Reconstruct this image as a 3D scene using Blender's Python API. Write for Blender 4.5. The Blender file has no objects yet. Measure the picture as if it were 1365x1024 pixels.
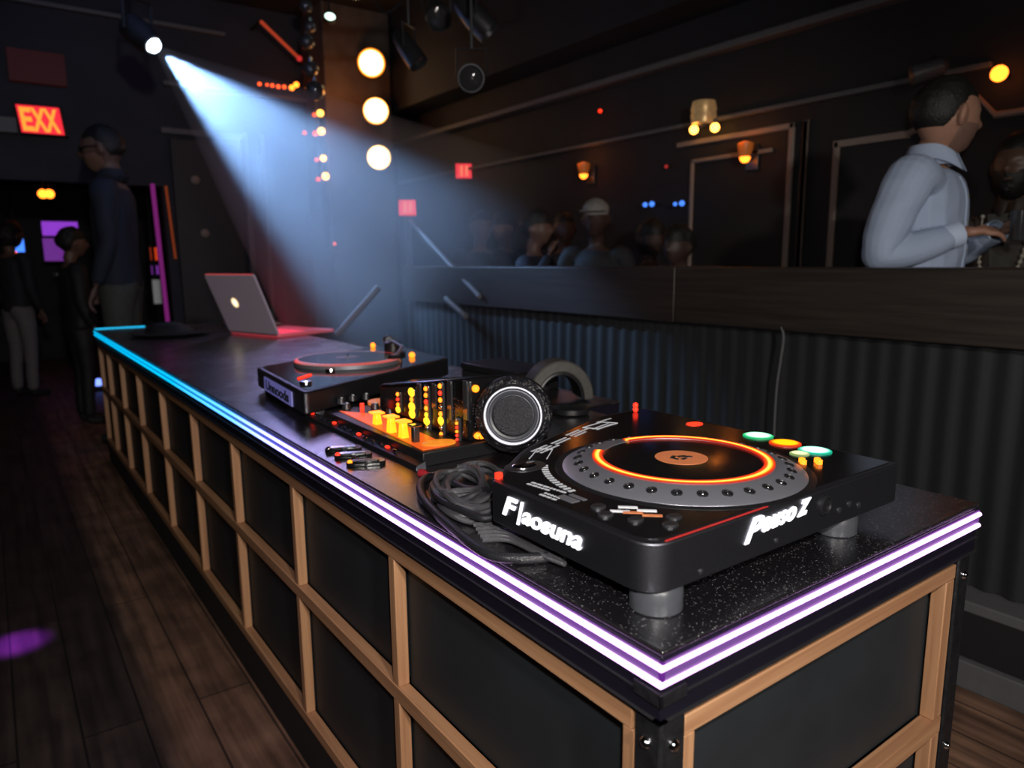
import bpy, bmesh, math, random
from mathutils import Vector, Matrix, Euler, noise
from mathutils.bvhtree import BVHTree
random.seed(7)
PI = math.pi
SC = bpy.context.scene
COL = SC.collection
V = Vector

# ------------------------------------------------------------------ camera
F = 954.95
CAM_LOC = V((-0.6055, -0.5338, 1.4605))
CAM_EUL = Euler((1.4016, 0.0087, -0.6291), 'XYZ')
CAM_R = CAM_EUL.to_matrix()
cd = bpy.data.cameras.new('camera')
cam = bpy.data.objects.new('camera', cd)
COL.objects.link(cam)
cam.location = CAM_LOC
cam.rotation_euler = CAM_EUL
cd.sensor_width = 36
cd.lens = F / 1365 * 36
cd.clip_start = 0.02
cd.dof.use_dof = True
cd.dof.focus_distance = 1.35
cd.dof.aperture_fstop = 3.4
SC.camera = cam
SC.view_settings.view_transform = 'Standard'
SC.view_settings.look = 'None'

def ray(u, v):
    return CAM_R @ V(((u - 682.5) / F, -(v - 512) / F, -1.0))
def at(u, v, t):                     # survey helper: world point seen in direction (u,v) at depth t
    return CAM_LOC + ray(u, v) * t
def onx(u, v, x):
    d = ray(u, v); return CAM_LOC + d * ((x - CAM_LOC.x) / d.x)
def ony(u, v, y):
    d = ray(u, v); return CAM_LOC + d * ((y - CAM_LOC.y) / d.y)
def onz(u, v, z):
    d = ray(u, v); return CAM_LOC + d * ((z - CAM_LOC.z) / d.z)

# ------------------------------------------------------------------ materials
def mat(name, base=(0.05, 0.05, 0.05), rough=0.5, metal=0.0, spec=0.5, nscale=20.0, namt=0.15, bump=0.0,
        emit=None, estr=0.0, coat=0.0, stretch=(1, 1, 1), sheen=0.0):
    m = bpy.data.materials.new(name)
    m.use_nodes = True
    nt = m.node_tree
    b = nt.nodes['Principled BSDF']
    b.inputs['Roughness'].default_value = rough
    b.inputs['Metallic'].default_value = metal
    b.inputs['Specular IOR Level'].default_value = spec
    b.inputs['Coat Weight'].default_value = coat
    tc = nt.nodes.new('ShaderNodeTexCoord')
    mp = nt.nodes.new('ShaderNodeMapping')
    mp.inputs['Scale'].default_value = stretch
    nz = nt.nodes.new('ShaderNodeTexNoise')
    nz.inputs['Scale'].default_value = nscale
    nz.inputs['Detail'].default_value = 4
    nt.links.new(tc.outputs['Object'], mp.inputs['Vector'])
    nt.links.new(mp.outputs['Vector'], nz.inputs['Vector'])
    mx = nt.nodes.new('ShaderNodeMix'); mx.data_type = 'RGBA'
    mx.inputs['A'].default_value = tuple(c * (1 - namt) for c in base) + (1,)
    mx.inputs['B'].default_value = tuple(min(1, c * (1 + namt)) for c in base) + (1,)
    nt.links.new(nz.outputs['Fac'], mx.inputs['Factor'])
    nt.links.new(mx.outputs['Result'], b.inputs['Base Color'])
    if bump:
        bp = nt.nodes.new('ShaderNodeBump'); bp.inputs['Strength'].default_value = bump
        bp.inputs['Distance'].default_value = 0.01
        nt.links.new(nz.outputs['Fac'], bp.inputs['Height'])
        nt.links.new(bp.outputs['Normal'], b.inputs['Normal'])
    if emit:
        b.inputs['Emission Color'].default_value = tuple(emit) + (1,)
        b.inputs['Emission Strength'].default_value = estr
    if sheen:
        b.inputs['Sheen Weight'].default_value = sheen
    m['_b'] = 1
    return m

def ramp_nodes(nt, stops):
    r = nt.nodes.new('ShaderNodeValToRGB')
    e = r.color_ramp.elements
    while len(e) > 1: e.remove(e[-1])
    e[0].position = stops[0][0]; e[0].color = tuple(stops[0][1]) + (1,)
    for p, c in stops[1:]:
        q = e.new(p); q.color = tuple(c) + (1,)
    return r

def emat_radial(name, stops, strength, rmax):
    """emission that depends on the distance from the object's own origin"""
    m = bpy.data.materials.new(name); m.use_nodes = True
    nt = m.node_tree; b = nt.nodes['Principled BSDF']
    b.inputs['Base Color'].default_value = (0.02, 0.02, 0.02, 1)
    b.inputs['Roughness'].default_value = 0.4
    tc = nt.nodes.new('ShaderNodeTexCoord')
    ln = nt.nodes.new('ShaderNodeVectorMath'); ln.operation = 'LENGTH'
    nt.links.new(tc.outputs['Object'], ln.inputs[0])
    dv = nt.nodes.new('ShaderNodeMath'); dv.operation = 'DIVIDE'; dv.inputs[1].default_value = rmax
    nt.links.new(ln.outputs['Value'], dv.inputs[0])
    r = ramp_nodes(nt, stops)
    nt.links.new(dv.outputs[0], r.inputs[0])
    nt.links.new(r.outputs['Color'], b.inputs['Emission Color'])
    b.inputs['Emission Strength'].default_value = strength
    return m

def emat_alongy(name, stops, strength, y0, y1):
    """emission colour along the world Y of a strip whose origin is at the world origin"""
    m = bpy.data.materials.new(name); m.use_nodes = True
    nt = m.node_tree; b = nt.nodes['Principled BSDF']
    b.inputs['Base Color'].default_value = (0.05, 0.05, 0.06, 1)
    b.inputs['Roughness'].default_value = 0.35
    ge = nt.nodes.new('ShaderNodeNewGeometry')
    sp = nt.nodes.new('ShaderNodeSeparateXYZ')
    nt.links.new(ge.outputs['Position'], sp.inputs[0])
    mr = nt.nodes.new('ShaderNodeMapRange')
    mr.inputs['From Min'].default_value = y0; mr.inputs['From Max'].default_value = y1
    nt.links.new(sp.outputs['Y'], mr.inputs['Value'])
    r = ramp_nodes(nt, stops)
    nt.links.new(mr.outputs['Result'], r.inputs[0])
    nt.links.new(r.outputs['Color'], b.inputs['Emission Color'])
    b.inputs['Emission Strength'].default_value = strength
    return m

M = {}
M['black'] = mat('black_plastic', (0.012, 0.012, 0.014), 0.38, bump=0.05, nscale=300)
M['blackgloss'] = mat('black_gloss', (0.008, 0.008, 0.009), 0.16, bump=0.0, nscale=60)
M['satin'] = mat('satin_black_metal', (0.15, 0.15, 0.175), 0.44, 1.0, nscale=300, bump=0.03)
M['matte'] = mat('matte_black', (0.009, 0.009, 0.010), 0.7, nscale=40)
M['fascia'] = mat('navy_black_lacquer', (0.010, 0.009, 0.016), 0.22, nscale=30)
M['rubber'] = mat('grey_rubber', (0.060, 0.064, 0.075), 0.36, nscale=90, bump=0.04)
M['silver'] = mat('silver_plastic', (0.46, 0.47, 0.54), 0.38, 0.75, nscale=40, namt=0.05)
M['chrome'] = mat('chrome', (0.75, 0.76, 0.8), 0.14, 1.0, nscale=50, namt=0.05)
M['darkmetal'] = mat('dark_metal', (0.10, 0.10, 0.11), 0.35, 0.8, nscale=60)
M['steel'] = mat('scuffed_black_steel', (0.02, 0.02, 0.023), 0.3, 0.3, nscale=70, namt=0.6, bump=0.15)
M['white_ink'] = mat('white_ink', (0.8, 0.8, 0.82), 0.5, emit=(0.9, 0.9, 1), estr=0.22)
M['faint_ink'] = mat('faint_ink', (0.45, 0.46, 0.48), 0.5, emit=(0.9, 0.9, 1), estr=0.16)
M['logo'] = mat('lit_lettering', (0.9, 0.9, 0.95), 0.4, emit=(0.92, 0.93, 1.0), estr=1.1)
M['redled'] = mat('red_led', (0.2, 0.01, 0.01), 0.3, emit=(1, 0.03, 0.01), estr=2.2)
M['orangeled'] = mat('orange_led', (0.2, 0.05, 0.01), 0.3, emit=(1, 0.22, 0.01), estr=3.0)
M['yellowled'] = mat('amber_led', (0.2, 0.1, 0.01), 0.3, emit=(1, 0.55, 0.02), estr=2.4)
M['leather'] = mat('dark_panel_leatherette', (0.017, 0.021, 0.025), 0.6, nscale=9, namt=0.35, bump=0.12)
M['laptop'] = mat('brushed_aluminium', (0.80, 0.66, 0.84), 0.42, 0.1, nscale=80, namt=0.04)
M['cable'] = mat('black_cable', (0.02, 0.02, 0.024), 0.28, nscale=400, bump=0.25)
M['braid'] = mat('sparkly_braided_cable', (0.15, 0.15, 0.165), 0.30, 0.5, nscale=700, namt=0.9, bump=0.5)
M['grey'] = mat('worn_grey_padding', (0.075, 0.072, 0.066), 0.6, nscale=60, namt=0.3, bump=0.08)
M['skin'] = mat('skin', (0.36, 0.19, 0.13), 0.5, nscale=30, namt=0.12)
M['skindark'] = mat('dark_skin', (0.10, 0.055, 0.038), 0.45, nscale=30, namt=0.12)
M['skindim'] = mat('dim_lit_skin', (0.055, 0.030, 0.024), 0.55, nscale=30, namt=0.12)  # skin copy for the crowd, dim light put into the colour
M['skinshade'] = mat('shaded_skin', (0.15, 0.078, 0.056), 0.5, nscale=30, namt=0.12)  # skin copy with shade put into the colour
M['hair'] = mat('dark_hair', (0.010, 0.009, 0.008), 0.55, nscale=120, namt=0.5, bump=0.5)
M['shirt'] = mat('pale_blue_shirt_cotton', (0.36, 0.44, 0.60), 0.75, nscale=160, namt=0.08, bump=0.06)
M['navy'] = mat('navy_cloth', (0.012, 0.016, 0.030), 0.8, nscale=60)
M['darkcloth'] = mat('dark_cloth', (0.016, 0.016, 0.020), 0.8, nscale=60, namt=0.3)
M['olive'] = mat('olive_grey_cloth', (0.055, 0.055, 0.048), 0.8, nscale=30, namt=0.4)
M['khaki'] = mat('grey_trouser_cloth', (0.16, 0.14, 0.14), 0.8, nscale=30, namt=0.2)
M['brownjacket'] = mat('brown_jacket_cloth', (0.045, 0.035, 0.030), 0.7, nscale=25, namt=0.5, bump=0.1)
M['gold'] = mat('gold_mesh', (0.55, 0.38, 0.18), 0.35, 0.6, nscale=25, namt=0.7, emit=(1.0, 0.6, 0.25), estr=0.10)
M['warmbulb'] = mat('warm_bulb', (0.5, 0.2, 0.05), 0.3, emit=(1, 0.42, 0.06), estr=7.0)
M['orangebulb'] = mat('orange_bulb', (0.4, 0.1, 0.02), 0.3, emit=(1, 0.20, 0.015), estr=5.0)
M['redbulb'] = mat('red_bulb', (0.3, 0.02, 0.01), 0.3, emit=(1, 0.09, 0.015), estr=3.0)
M['bluebulb'] = mat('blue_bulb', (0.02, 0.05, 0.3), 0.3, emit=(0.07, 0.25, 1.0), estr=1.3)
M['moulding'] = mat('pale_moulding', (0.28, 0.22, 0.19), 0.6, nscale=30)
M['cornice'] = mat('grey_cornice', (0.11, 0.11, 0.115), 0.6, nscale=30)
M['wall'] = mat('black_wall_paint', (0.016, 0.015, 0.016), 0.75, nscale=3, namt=0.4)
M['wallblue'] = mat('dark_blue_wall_paint', (0.022, 0.024, 0.034), 0.8, nscale=3, namt=0.4)
M['ceil'] = mat('black_ceiling_paint', (0.016, 0.016, 0.018), 0.8, nscale=2, namt=0.4)
M['door'] = mat('dark_door_paint', (0.026, 0.024, 0.026), 0.6, nscale=4, namt=0.2)
M['pillar'] = mat('brown_pillar_plaster', (0.11, 0.075, 0.055), 0.8, nscale=6, namt=0.4, bump=0.1)
M['glass'] = mat('dark_glass', (0.05, 0.05, 0.055), 0.08, 0.2, spec=0.9, nscale=10)
M['paper'] = mat('crumpled_paper', (0.6, 0.55, 0.5), 0.7, nscale=40, namt=0.3, bump=0.3)
M['white'] = mat('white_cloth', (0.26, 0.25, 0.24), 0.8, nscale=40)

def wood_mat(name, c1, c2, axis=1, rough=0.45):
    m = bpy.data.materials.new(name); m.use_nodes = True
    nt = m.node_tree; b = nt.nodes['Principled BSDF']
    b.inputs['Roughness'].default_value = rough
    tc = nt.nodes.new('ShaderNodeTexCoord'); mp = nt.nodes.new('ShaderNodeMapping')
    s = [60, 60, 60]; s[axis] = 2.2
    mp.inputs['Scale'].default_value = s
    nz = nt.nodes.new('ShaderNodeTexNoise'); nz.inputs['Scale'].default_value = 1.0
    nz.inputs['Detail'].default_value = 5; nz.inputs['Distortion'].default_value = 0.6
    nt.links.new(tc.outputs['Object'], mp.inputs['Vector']); nt.links.new(mp.outputs['Vector'], nz.inputs['Vector'])
    r = ramp_nodes(nt, [(0.3, c1), (0.7, c2)])
    nt.links.new(nz.outputs['Fac'], r.inputs[0]); nt.links.new(r.outputs['Color'], b.inputs['Base Color'])
    bp = nt.nodes.new('ShaderNodeBump'); bp.inputs['Strength'].default_value = 0.08; bp.inputs['Distance'].default_value = 0.004
    nt.links.new(nz.outputs['Fac'], bp.inputs['Height']); nt.links.new(bp.outputs['Normal'], b.inputs['Normal'])
    return m
PINE1, PINE2 = (0.36, 0.17, 0.085), (0.54, 0.29, 0.15)
M['pine_x'] = wood_mat('pine_along_x', PINE1, PINE2, 0)
M['pine_y'] = wood_mat('pine_along_y', PINE1, PINE2, 1)
M['pine_z'] = wood_mat('pine_upright', PINE1, PINE2, 2)
M['ledgewood'] = wood_mat('dark_ledge_wood', (0.020, 0.015, 0.012), (0.040, 0.030, 0.024), 1, 0.5)

def worktop_mat():
    m = bpy.data.materials.new('speckled_black_laminate'); m.use_nodes = True
    nt = m.node_tree; b = nt.nodes['Principled BSDF']
    tc = nt.nodes.new('ShaderNodeTexCoord')
    vo = nt.nodes.new('ShaderNodeTexVoronoi'); vo.inputs['Scale'].default_value = 250
    nt.links.new(tc.outputs['Object'], vo.inputs['Vector'])
    # specks: small cells, only some of them
    lt = nt.nodes.new('ShaderNodeMath'); lt.operation = 'LESS_THAN'; lt.inputs[1].default_value = 0.27
    nt.links.new(vo.outputs['Distance'], lt.inputs[0])
    sp = nt.nodes.new('ShaderNodeSeparateColor'); nt.links.new(vo.outputs['Color'], sp.inputs[0])
    gt = nt.nodes.new('ShaderNodeMath'); gt.operation = 'GREATER_THAN'; gt.inputs[1].default_value = 0.5
    nt.links.new(sp.outputs[0], gt.inputs[0])
    mu = nt.nodes.new('ShaderNodeMath'); mu.operation = 'MULTIPLY'
    nt.links.new(lt.outputs[0], mu.inputs[0]); nt.links.new(gt.outputs[0], mu.inputs[1])
    mu2 = nt.nodes.new('ShaderNodeMath'); mu2.operation = 'MULTIPLY'
    nt.links.new(mu.outputs[0], mu2.inputs[0]); nt.links.new(sp.outputs[1], mu2.inputs[1])
    mx = nt.nodes.new('ShaderNodeMix'); mx.data_type = 'RGBA'
    mx.inputs['A'].default_value = (0.008, 0.007, 0.009, 1); mx.inputs['B'].default_value = (0.34, 0.32, 0.35, 1)
    nt.links.new(mu2.outputs[0], mx.inputs['Factor']); nt.links.new(mx.outputs['Result'], b.inputs['Base Color'])
    b.inputs['Specular IOR Level'].default_value = 1.0
    b.inputs['Coat Weight'].default_value = 1.0; b.inputs['Coat Roughness'].default_value = 0.30; b.inputs['Coat IOR'].default_value = 1.8
    nz = nt.nodes.new('ShaderNodeTexNoise'); nz.inputs['Scale'].default_value = 5; nt.links.new(tc.outputs['Object'], nz.inputs['Vector'])
    mr = nt.nodes.new('ShaderNodeMapRange'); mr.inputs['To Min'].default_value = 0.20; mr.inputs['To Max'].default_value = 0.34
    nt.links.new(nz.outputs['Fac'], mr.inputs['Value']); nt.links.new(mr.outputs['Result'], b.inputs['Roughness'])
    return m
M['worktop'] = worktop_mat()

FB0, FB1 = -0.36, -0.22        # band of light along the counter front, painted into the floor colour
def floor_mat():
    m = bpy.data.materials.new('dark_floor_planks'); m.use_nodes = True
    nt = m.node_tree; b = nt.nodes['Principled BSDF']
    tc = nt.nodes.new('ShaderNodeTexCoord')
    mp = nt.nodes.new('ShaderNodeMapping'); mp.inputs['Rotation'].default_value = (0, 0, PI / 2)
    br = nt.nodes.new('ShaderNodeTexBrick')
    br.inputs['Color1'].default_value = (0.085, 0.055, 0.042, 1); br.inputs['Color2'].default_value = (0.115, 0.075, 0.055, 1)
    br.inputs['Mortar'].default_value = (0.03, 0.02, 0.017, 1)
    br.inputs['Scale'].default_value = 1.0; br.inputs['Mortar Size'].default_value = 0.004
    br.inputs['Brick Width'].default_value = 1.9; br.inputs['Row Height'].default_value = 0.17
    nt.links.new(tc.outputs['Object'], mp.inputs['Vector']); nt.links.new(mp.outputs['Vector'], br.inputs['Vector'])
    mp2 = nt.nodes.new('ShaderNodeMapping'); mp2.inputs['Scale'].default_value = (30, 1.6, 1)
    nt.links.new(tc.outputs['Object'], mp2.inputs['Vector'])
    nz = nt.nodes.new('ShaderNodeTexNoise'); nz.inputs['Scale'].default_value = 1.0; nz.inputs['Detail'].default_value = 6
    nt.links.new(mp2.outputs['Vector'], nz.inputs['Vector'])
    nz2 = nt.nodes.new('ShaderNodeTexNoise'); nz2.inputs['Scale'].default_value = 6; nz2.inputs['Detail'].default_value = 6
    nt.links.new(tc.outputs['Object'], nz2.inputs['Vector'])
    r = ramp_nodes(nt, [(0.3, (0.35, 0.35, 0.35)), (0.7, (1.2, 1.2, 1.2))]); nt.links.new(nz.outputs['Fac'], r.inputs[0])
    r2 = ramp_nodes(nt, [(0.3, (0.55, 0.55, 0.55)), (0.65, (1.1, 1.1, 1.1))]); nt.links.new(nz2.outputs['Fac'], r2.inputs[0])
    m1 = nt.nodes.new('ShaderNodeMix'); m1.data_type = 'RGBA'; m1.blend_type = 'MULTIPLY'; m1.inputs['Factor'].default_value = 1
    nt.links.new(br.outputs['Color'], m1.inputs['A']); nt.links.new(r.outputs['Color'], m1.inputs['B'])
    m2 = nt.nodes.new('ShaderNodeMix'); m2.data_type = 'RGBA'; m2.blend_type = 'MULTIPLY'; m2.inputs['Factor'].default_value = 1
    nt.links.new(m1.outputs['Result'], m2.inputs['A']); nt.links.new(r2.outputs['Color'], m2.inputs['B'])
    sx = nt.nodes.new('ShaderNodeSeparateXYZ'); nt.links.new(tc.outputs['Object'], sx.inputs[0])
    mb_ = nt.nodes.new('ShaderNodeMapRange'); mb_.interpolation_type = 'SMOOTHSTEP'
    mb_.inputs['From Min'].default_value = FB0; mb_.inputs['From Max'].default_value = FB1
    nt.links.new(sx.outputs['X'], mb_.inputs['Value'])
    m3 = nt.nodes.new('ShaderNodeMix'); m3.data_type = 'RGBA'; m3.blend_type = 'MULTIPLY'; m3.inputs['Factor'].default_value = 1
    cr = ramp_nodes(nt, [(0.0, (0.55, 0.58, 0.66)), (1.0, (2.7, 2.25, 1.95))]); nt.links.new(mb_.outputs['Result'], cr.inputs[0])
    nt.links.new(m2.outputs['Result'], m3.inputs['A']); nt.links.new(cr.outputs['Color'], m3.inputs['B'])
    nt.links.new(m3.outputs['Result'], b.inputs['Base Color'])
    b.inputs['Roughness'].default_value = 0.55
    return m
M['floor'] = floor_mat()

# ------------------------------------------------------------------ mesh building
def wmat(o):
    m = Matrix.Identity(4)
    while o is not None:
        m = o.matrix_basis @ m; o = o.parent
    return m

class MB:
    """collects shapes given in world space (or in self.x's space) and links them as ONE mesh object"""
    def __init__(self, x=None):
        self.bm = bmesh.new(); self.x = x or Matrix.Identity(4)
    def _add(self, verts, faces):
        vs = [self.bm.verts.new(self.x @ V(p)) for p in verts]
        for f in faces:
            try: self.bm.faces.new([vs[i] for i in f])
            except ValueError: pass
        return self
    def box(self, a, b):
        x0, y0, z0 = a; x1, y1, z1 = b
        return self._add([(x0, y0, z0), (x1, y0, z0), (x1, y1, z0), (x0, y1, z0), (x0, y0, z1), (x1, y0, z1), (x1, y1, z1), (x0, y1, z1)],
                         [(3, 2, 1, 0), (4, 5, 6, 7), (0, 1, 5, 4), (1, 2, 6, 5), (2, 3, 7, 6), (3, 0, 4, 7)])
    def hexa(self, bottom, top):     # two quads
        return self._add(list(bottom) + list(top),
                         [(3, 2, 1, 0), (4, 5, 6, 7), (0, 1, 5, 4), (1, 2, 6, 5), (2, 3, 7, 6), (3, 0, 4, 7)])
    def prism(self, poly, z0, z1):
        n = len(poly)
        return self._add([(p[0], p[1], z0) for p in poly] + [(p[0], p[1], z1) for p in poly],
                         [tuple(range(n - 1, -1, -1)), tuple(range(n, 2 * n))] + [(i, (i + 1) % n, n + (i + 1) % n, n + i) for i in range(n)])
    def lathe(self, prof, seg=32, c=(0, 0, 0), axis='z', a0=0.0, a1=2 * PI, M0=None, caps=True):
        """prof: (radius, height) pairs"""
        full = abs(a1 - a0 - 2 * PI) < 1e-6
        n = seg if full else seg + 1
        vs = []; c = V(c)
        for r, h in prof:
            for i in range(n):
                a = a0 + (a1 - a0) * i / seg
                p = V((r * math.cos(a), r * math.sin(a), h))
                if M0 is not None: p = M0 @ p
                elif axis == 'x': p = V((p.z, p.x, p.y))
                elif axis == 'y': p = V((p.x, -p.z, p.y)) if False else V((p.y, p.z, p.x))
                vs.append(c + p)
        fs = []
        for j in range(len(prof) - 1):
            for i in range(seg):
                k = (i + 1) % n
                fs.append((j * n + i, j * n + k, (j + 1) * n + k, (j + 1) * n + i))
        if full and caps:
            if prof[0][0] > 1e-6: fs.append(tuple(range(n - 1, -1, -1)))
            if prof[-1][0] > 1e-6: fs.append(tuple((len(prof) - 1) * n + i for i in range(n)))
        return self._add(vs, fs)
    def cyl(self, p0, p1, r0, r1=None, seg=20):
        r1 = r0 if r1 is None else r1
        p0, p1 = V(p0), V(p1); d = p1 - p0
        q = d.to_track_quat('Z', 'Y').to_matrix()
        return self.lathe([(r0, 0), (r1, d.length)], seg, p0, M0=q)
    def disc(self, c, nrm, r, h=0.002, seg=28, sx=1.0, sy=1.0, up='Y'):
        q = V(nrm).to_track_quat('Z', up).to_matrix() @ Matrix.Diagonal((sx, sy, 1))
        return self.lathe([(r, 0), (r, h * 0.6), (r * 0.9, h)], seg, c, M0=q)
    def ball(self, c, r, seg=16, rings=10, s=(1, 1, 1)):
        prof = []
        for j in range(rings + 1):
            a = -PI / 2 + PI * j / rings
            prof.append((max(r * math.cos(a), 1e-5), r * math.sin(a)))
        return self.lathe(prof, seg, c, M0=Matrix.Diagonal(s))
    def tube(self, pts, r, seg=8, closed=False):
        pts = [V(p) for p in pts]; n = len(pts)
        rs = r if isinstance(r, (list, tuple)) else [r] * n
        vs = []; prev = None
        for i, p in enumerate(pts):
            if closed: t = pts[(i + 1) % n] - pts[i - 1]
            else: t = pts[min(i + 1, n - 1)] - pts[max(i - 1, 0)]
            t.normalize()
            if prev is None:
                a = V((0, 0, 1)) if abs(t.z) < 0.9 else V((1, 0, 0))
                prev = (a - t * a.dot(t)).normalized()
            else:
                prev = (prev - t * prev.dot(t)).normalized()
            b = t.cross(prev)
            for k in range(seg):
                an = 2 * PI * k / seg
                vs.append(p + (prev * math.cos(an) + b * math.sin(an)) * rs[i])
        fs = []
        for i in range(n if closed else n - 1):
            j = (i + 1) % n
            for k in range(seg):
                l = (k + 1) % seg
                fs.append((i * seg + k, i * seg + l, j * seg + l, j * seg + k))
        if not closed:
            fs.append(tuple(range(seg - 1, -1, -1))); fs.append(tuple((n - 1) * seg + k for k in range(seg)))
        return self._add(vs, fs)
    def build(self, name, m, parent=None, bevel=0.0, seg=2, smooth=None, origin=None):
        bm = self.bm
        bmesh.ops.recalc_face_normals(bm, faces=bm.faces)
        me = bpy.data.meshes.new(name)
        W = wmat(parent) if parent else Matrix.Identity(4)
        loc = V((0, 0, 0))
        if origin is not None:
            loc = W.inverted() @ V(origin)
        elif parent is None and self.auto:
            xs = [v.co for v in bm.verts]
            loc = V(((min(p.x for p in xs) + max(p.x for p in xs)) / 2, (min(p.y for p in xs) + max(p.y for p in xs)) / 2, min(p.z for p in xs)))
        bm.transform(Matrix.Translation(-loc) @ W.inverted())
        bm.to_mesh(me); bm.free()
        o = bpy.data.objects.new(name, me); COL.objects.link(o)
        o.location = loc
        if parent: o.parent = parent
        me.materials.append(m if not isinstance(m, str) else M[m])
        if smooth is None or smooth:
            for p in me.polygons: p.use_smooth = True
            try: me.set_sharp_from_angle(angle=math.radians(38))
            except Exception: pass
        if bevel:
            b = o.modifiers.new('bevel', 'BEVEL'); b.width = bevel; b.segments = seg; b.limit_method = 'ANGLE'; b.angle_limit = math.radians(40)
            b.harden_normals = False
        return o
    auto = True

def tag(o, label=None, cat=None, group=None, kind=None):
    if label: o['label'] = label
    if cat: o['category'] = cat
    if group: o['group'] = group
    if kind: o['kind'] = kind
    return o
def thing(name, label, cat, loc, rz=0.0, group=None):
    o = bpy.data.objects.new(name, None); COL.objects.link(o)
    o.empty_display_size = 0.05
    o.location = V(loc); o.rotation_euler = (0, 0, rz)
    return tag(o, label, cat, group)
def copy_tree(o, parent=None):
    c = o.copy(); COL.objects.link(c)
    if parent: c.parent = parent
    for ch in [q for q in bpy.data.objects if q.parent == o]:
        copy_tree(ch, c)
    return c
def struct(name, mb, m, **k):
    o = mb.build(name, m, **k); o['kind'] = 'structure'
    return o

def text_mesh(name, s, m, parent, size, xf, shear=0.0, extrude=0.0012, offset=0.0, width=None):
    c = bpy.data.curves.new(name + '_curve', 'FONT'); c.body = s; c.size = size; c.shear = shear; c.extrude = extrude; c.offset = offset
    c.align_x = 'LEFT'
    t = bpy.data.objects.new(name + '_tmp', c); COL.objects.link(t)
    bpy.context.view_layer.update()
    dg = bpy.context.evaluated_depsgraph_get()
    me = bpy.data.meshes.new_from_object(t.evaluated_get(dg))
    bpy.data.objects.remove(t)
    if width:
        x0 = min(v.co.x for v in me.vertices); x1 = max(v.co.x for v in me.vertices)
        k = width / (x1 - x0)
        for v in me.vertices: v.co.x = (v.co.x - x0) * k
    me.transform(wmat(parent).inverted() @ xf)
    me.materials.clear(); me.materials.append(M[m] if isinstance(m, str) else m)
    o = bpy.data.objects.new(name, me); COL.objects.link(o); o.parent = parent
    return o
def frame(origin, ex, ey):
    """matrix with local x along ex and y along ey"""
    ex = V(ex).normalized(); ey = V(ey).normalized(); ez = ex.cross(ey)
    m = Matrix((ex, ey, ez)).transposed().to_4x4(); m.translation = V(origin)
    return m
def rounded(poly, radii, seg=6):
    out = []
    n = len(poly)
    for i, (p, r) in enumerate(zip(poly, radii)):
        p = V(p).to_2d(); a = V(poly[i - 1]).to_2d(); b = V(poly[(i + 1) % n]).to_2d()
        if r <= 0: out.append(tuple(p)); continue
        d0 = (a - p).normalized(); d1 = (b - p).normalized()
        for k in range(seg + 1):
            t = k / seg
            q0 = p + d0 * r * (1 - t); q1 = p + d1 * r * t
            out.append(tuple(q0 * (1 - t) + q1 * t))
    return out

# ------------------------------------------------------------------ people
def skin_mesh(chains, m4, voxel=None, sub=2):
    """chains: list of [(point, rx, ry), ...] -> one skinned surface, baked, in the space of m4"""
    verts, edges, rad = [], [], []
    for ch in chains:
        b0 = len(verts)
        for i, (p, rx, ry) in enumerate(ch):
            verts.append(V(p)); rad.append((rx, ry))
            if i: edges.append((b0 + i - 1, b0 + i))
    me = bpy.data.meshes.new('tmp'); me.from_pydata([tuple(v) for v in verts], edges, [])
    bm = bmesh.new(); bm.from_mesh(me); bmesh.ops.remove_doubles(bm, verts=bm.verts, dist=1e-5)
    keep = [v.co.copy() for v in bm.verts]; bm.to_mesh(me); bm.free()
    o = bpy.data.objects.new('tmp', me); COL.objects.link(o)
    o.modifiers.new('s', 'SKIN')
    sv = me.skin_vertices[0].data
    for k, v in enumerate(me.vertices):
        j = min(range(len(verts)), key=lambda q: (verts[q] - v.co).length_squared)
        sv[k].radius = rad[j]
        sv[k].use_root = False
    # one root per island
    par = list(range(len(me.vertices)))
    def fnd(a):
        while par[a] != a: a = par[a]
        return a
    for e in me.edges: par[fnd(e.vertices[0])] = fnd(e.vertices[1])
    seen = set()
    for k in range(len(me.vertices)):
        r = fnd(k)
        if r not in seen: seen.add(r); sv[k].use_root = True
    s = o.modifiers.new('d', 'SUBSURF'); s.levels = s.render_levels = sub
    bpy.context.view_layer.update()
    out = bpy.data.meshes.new_from_object(o.evaluated_get(bpy.context.evaluated_depsgraph_get()))
    bpy.data.objects.remove(o)
    return out

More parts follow.
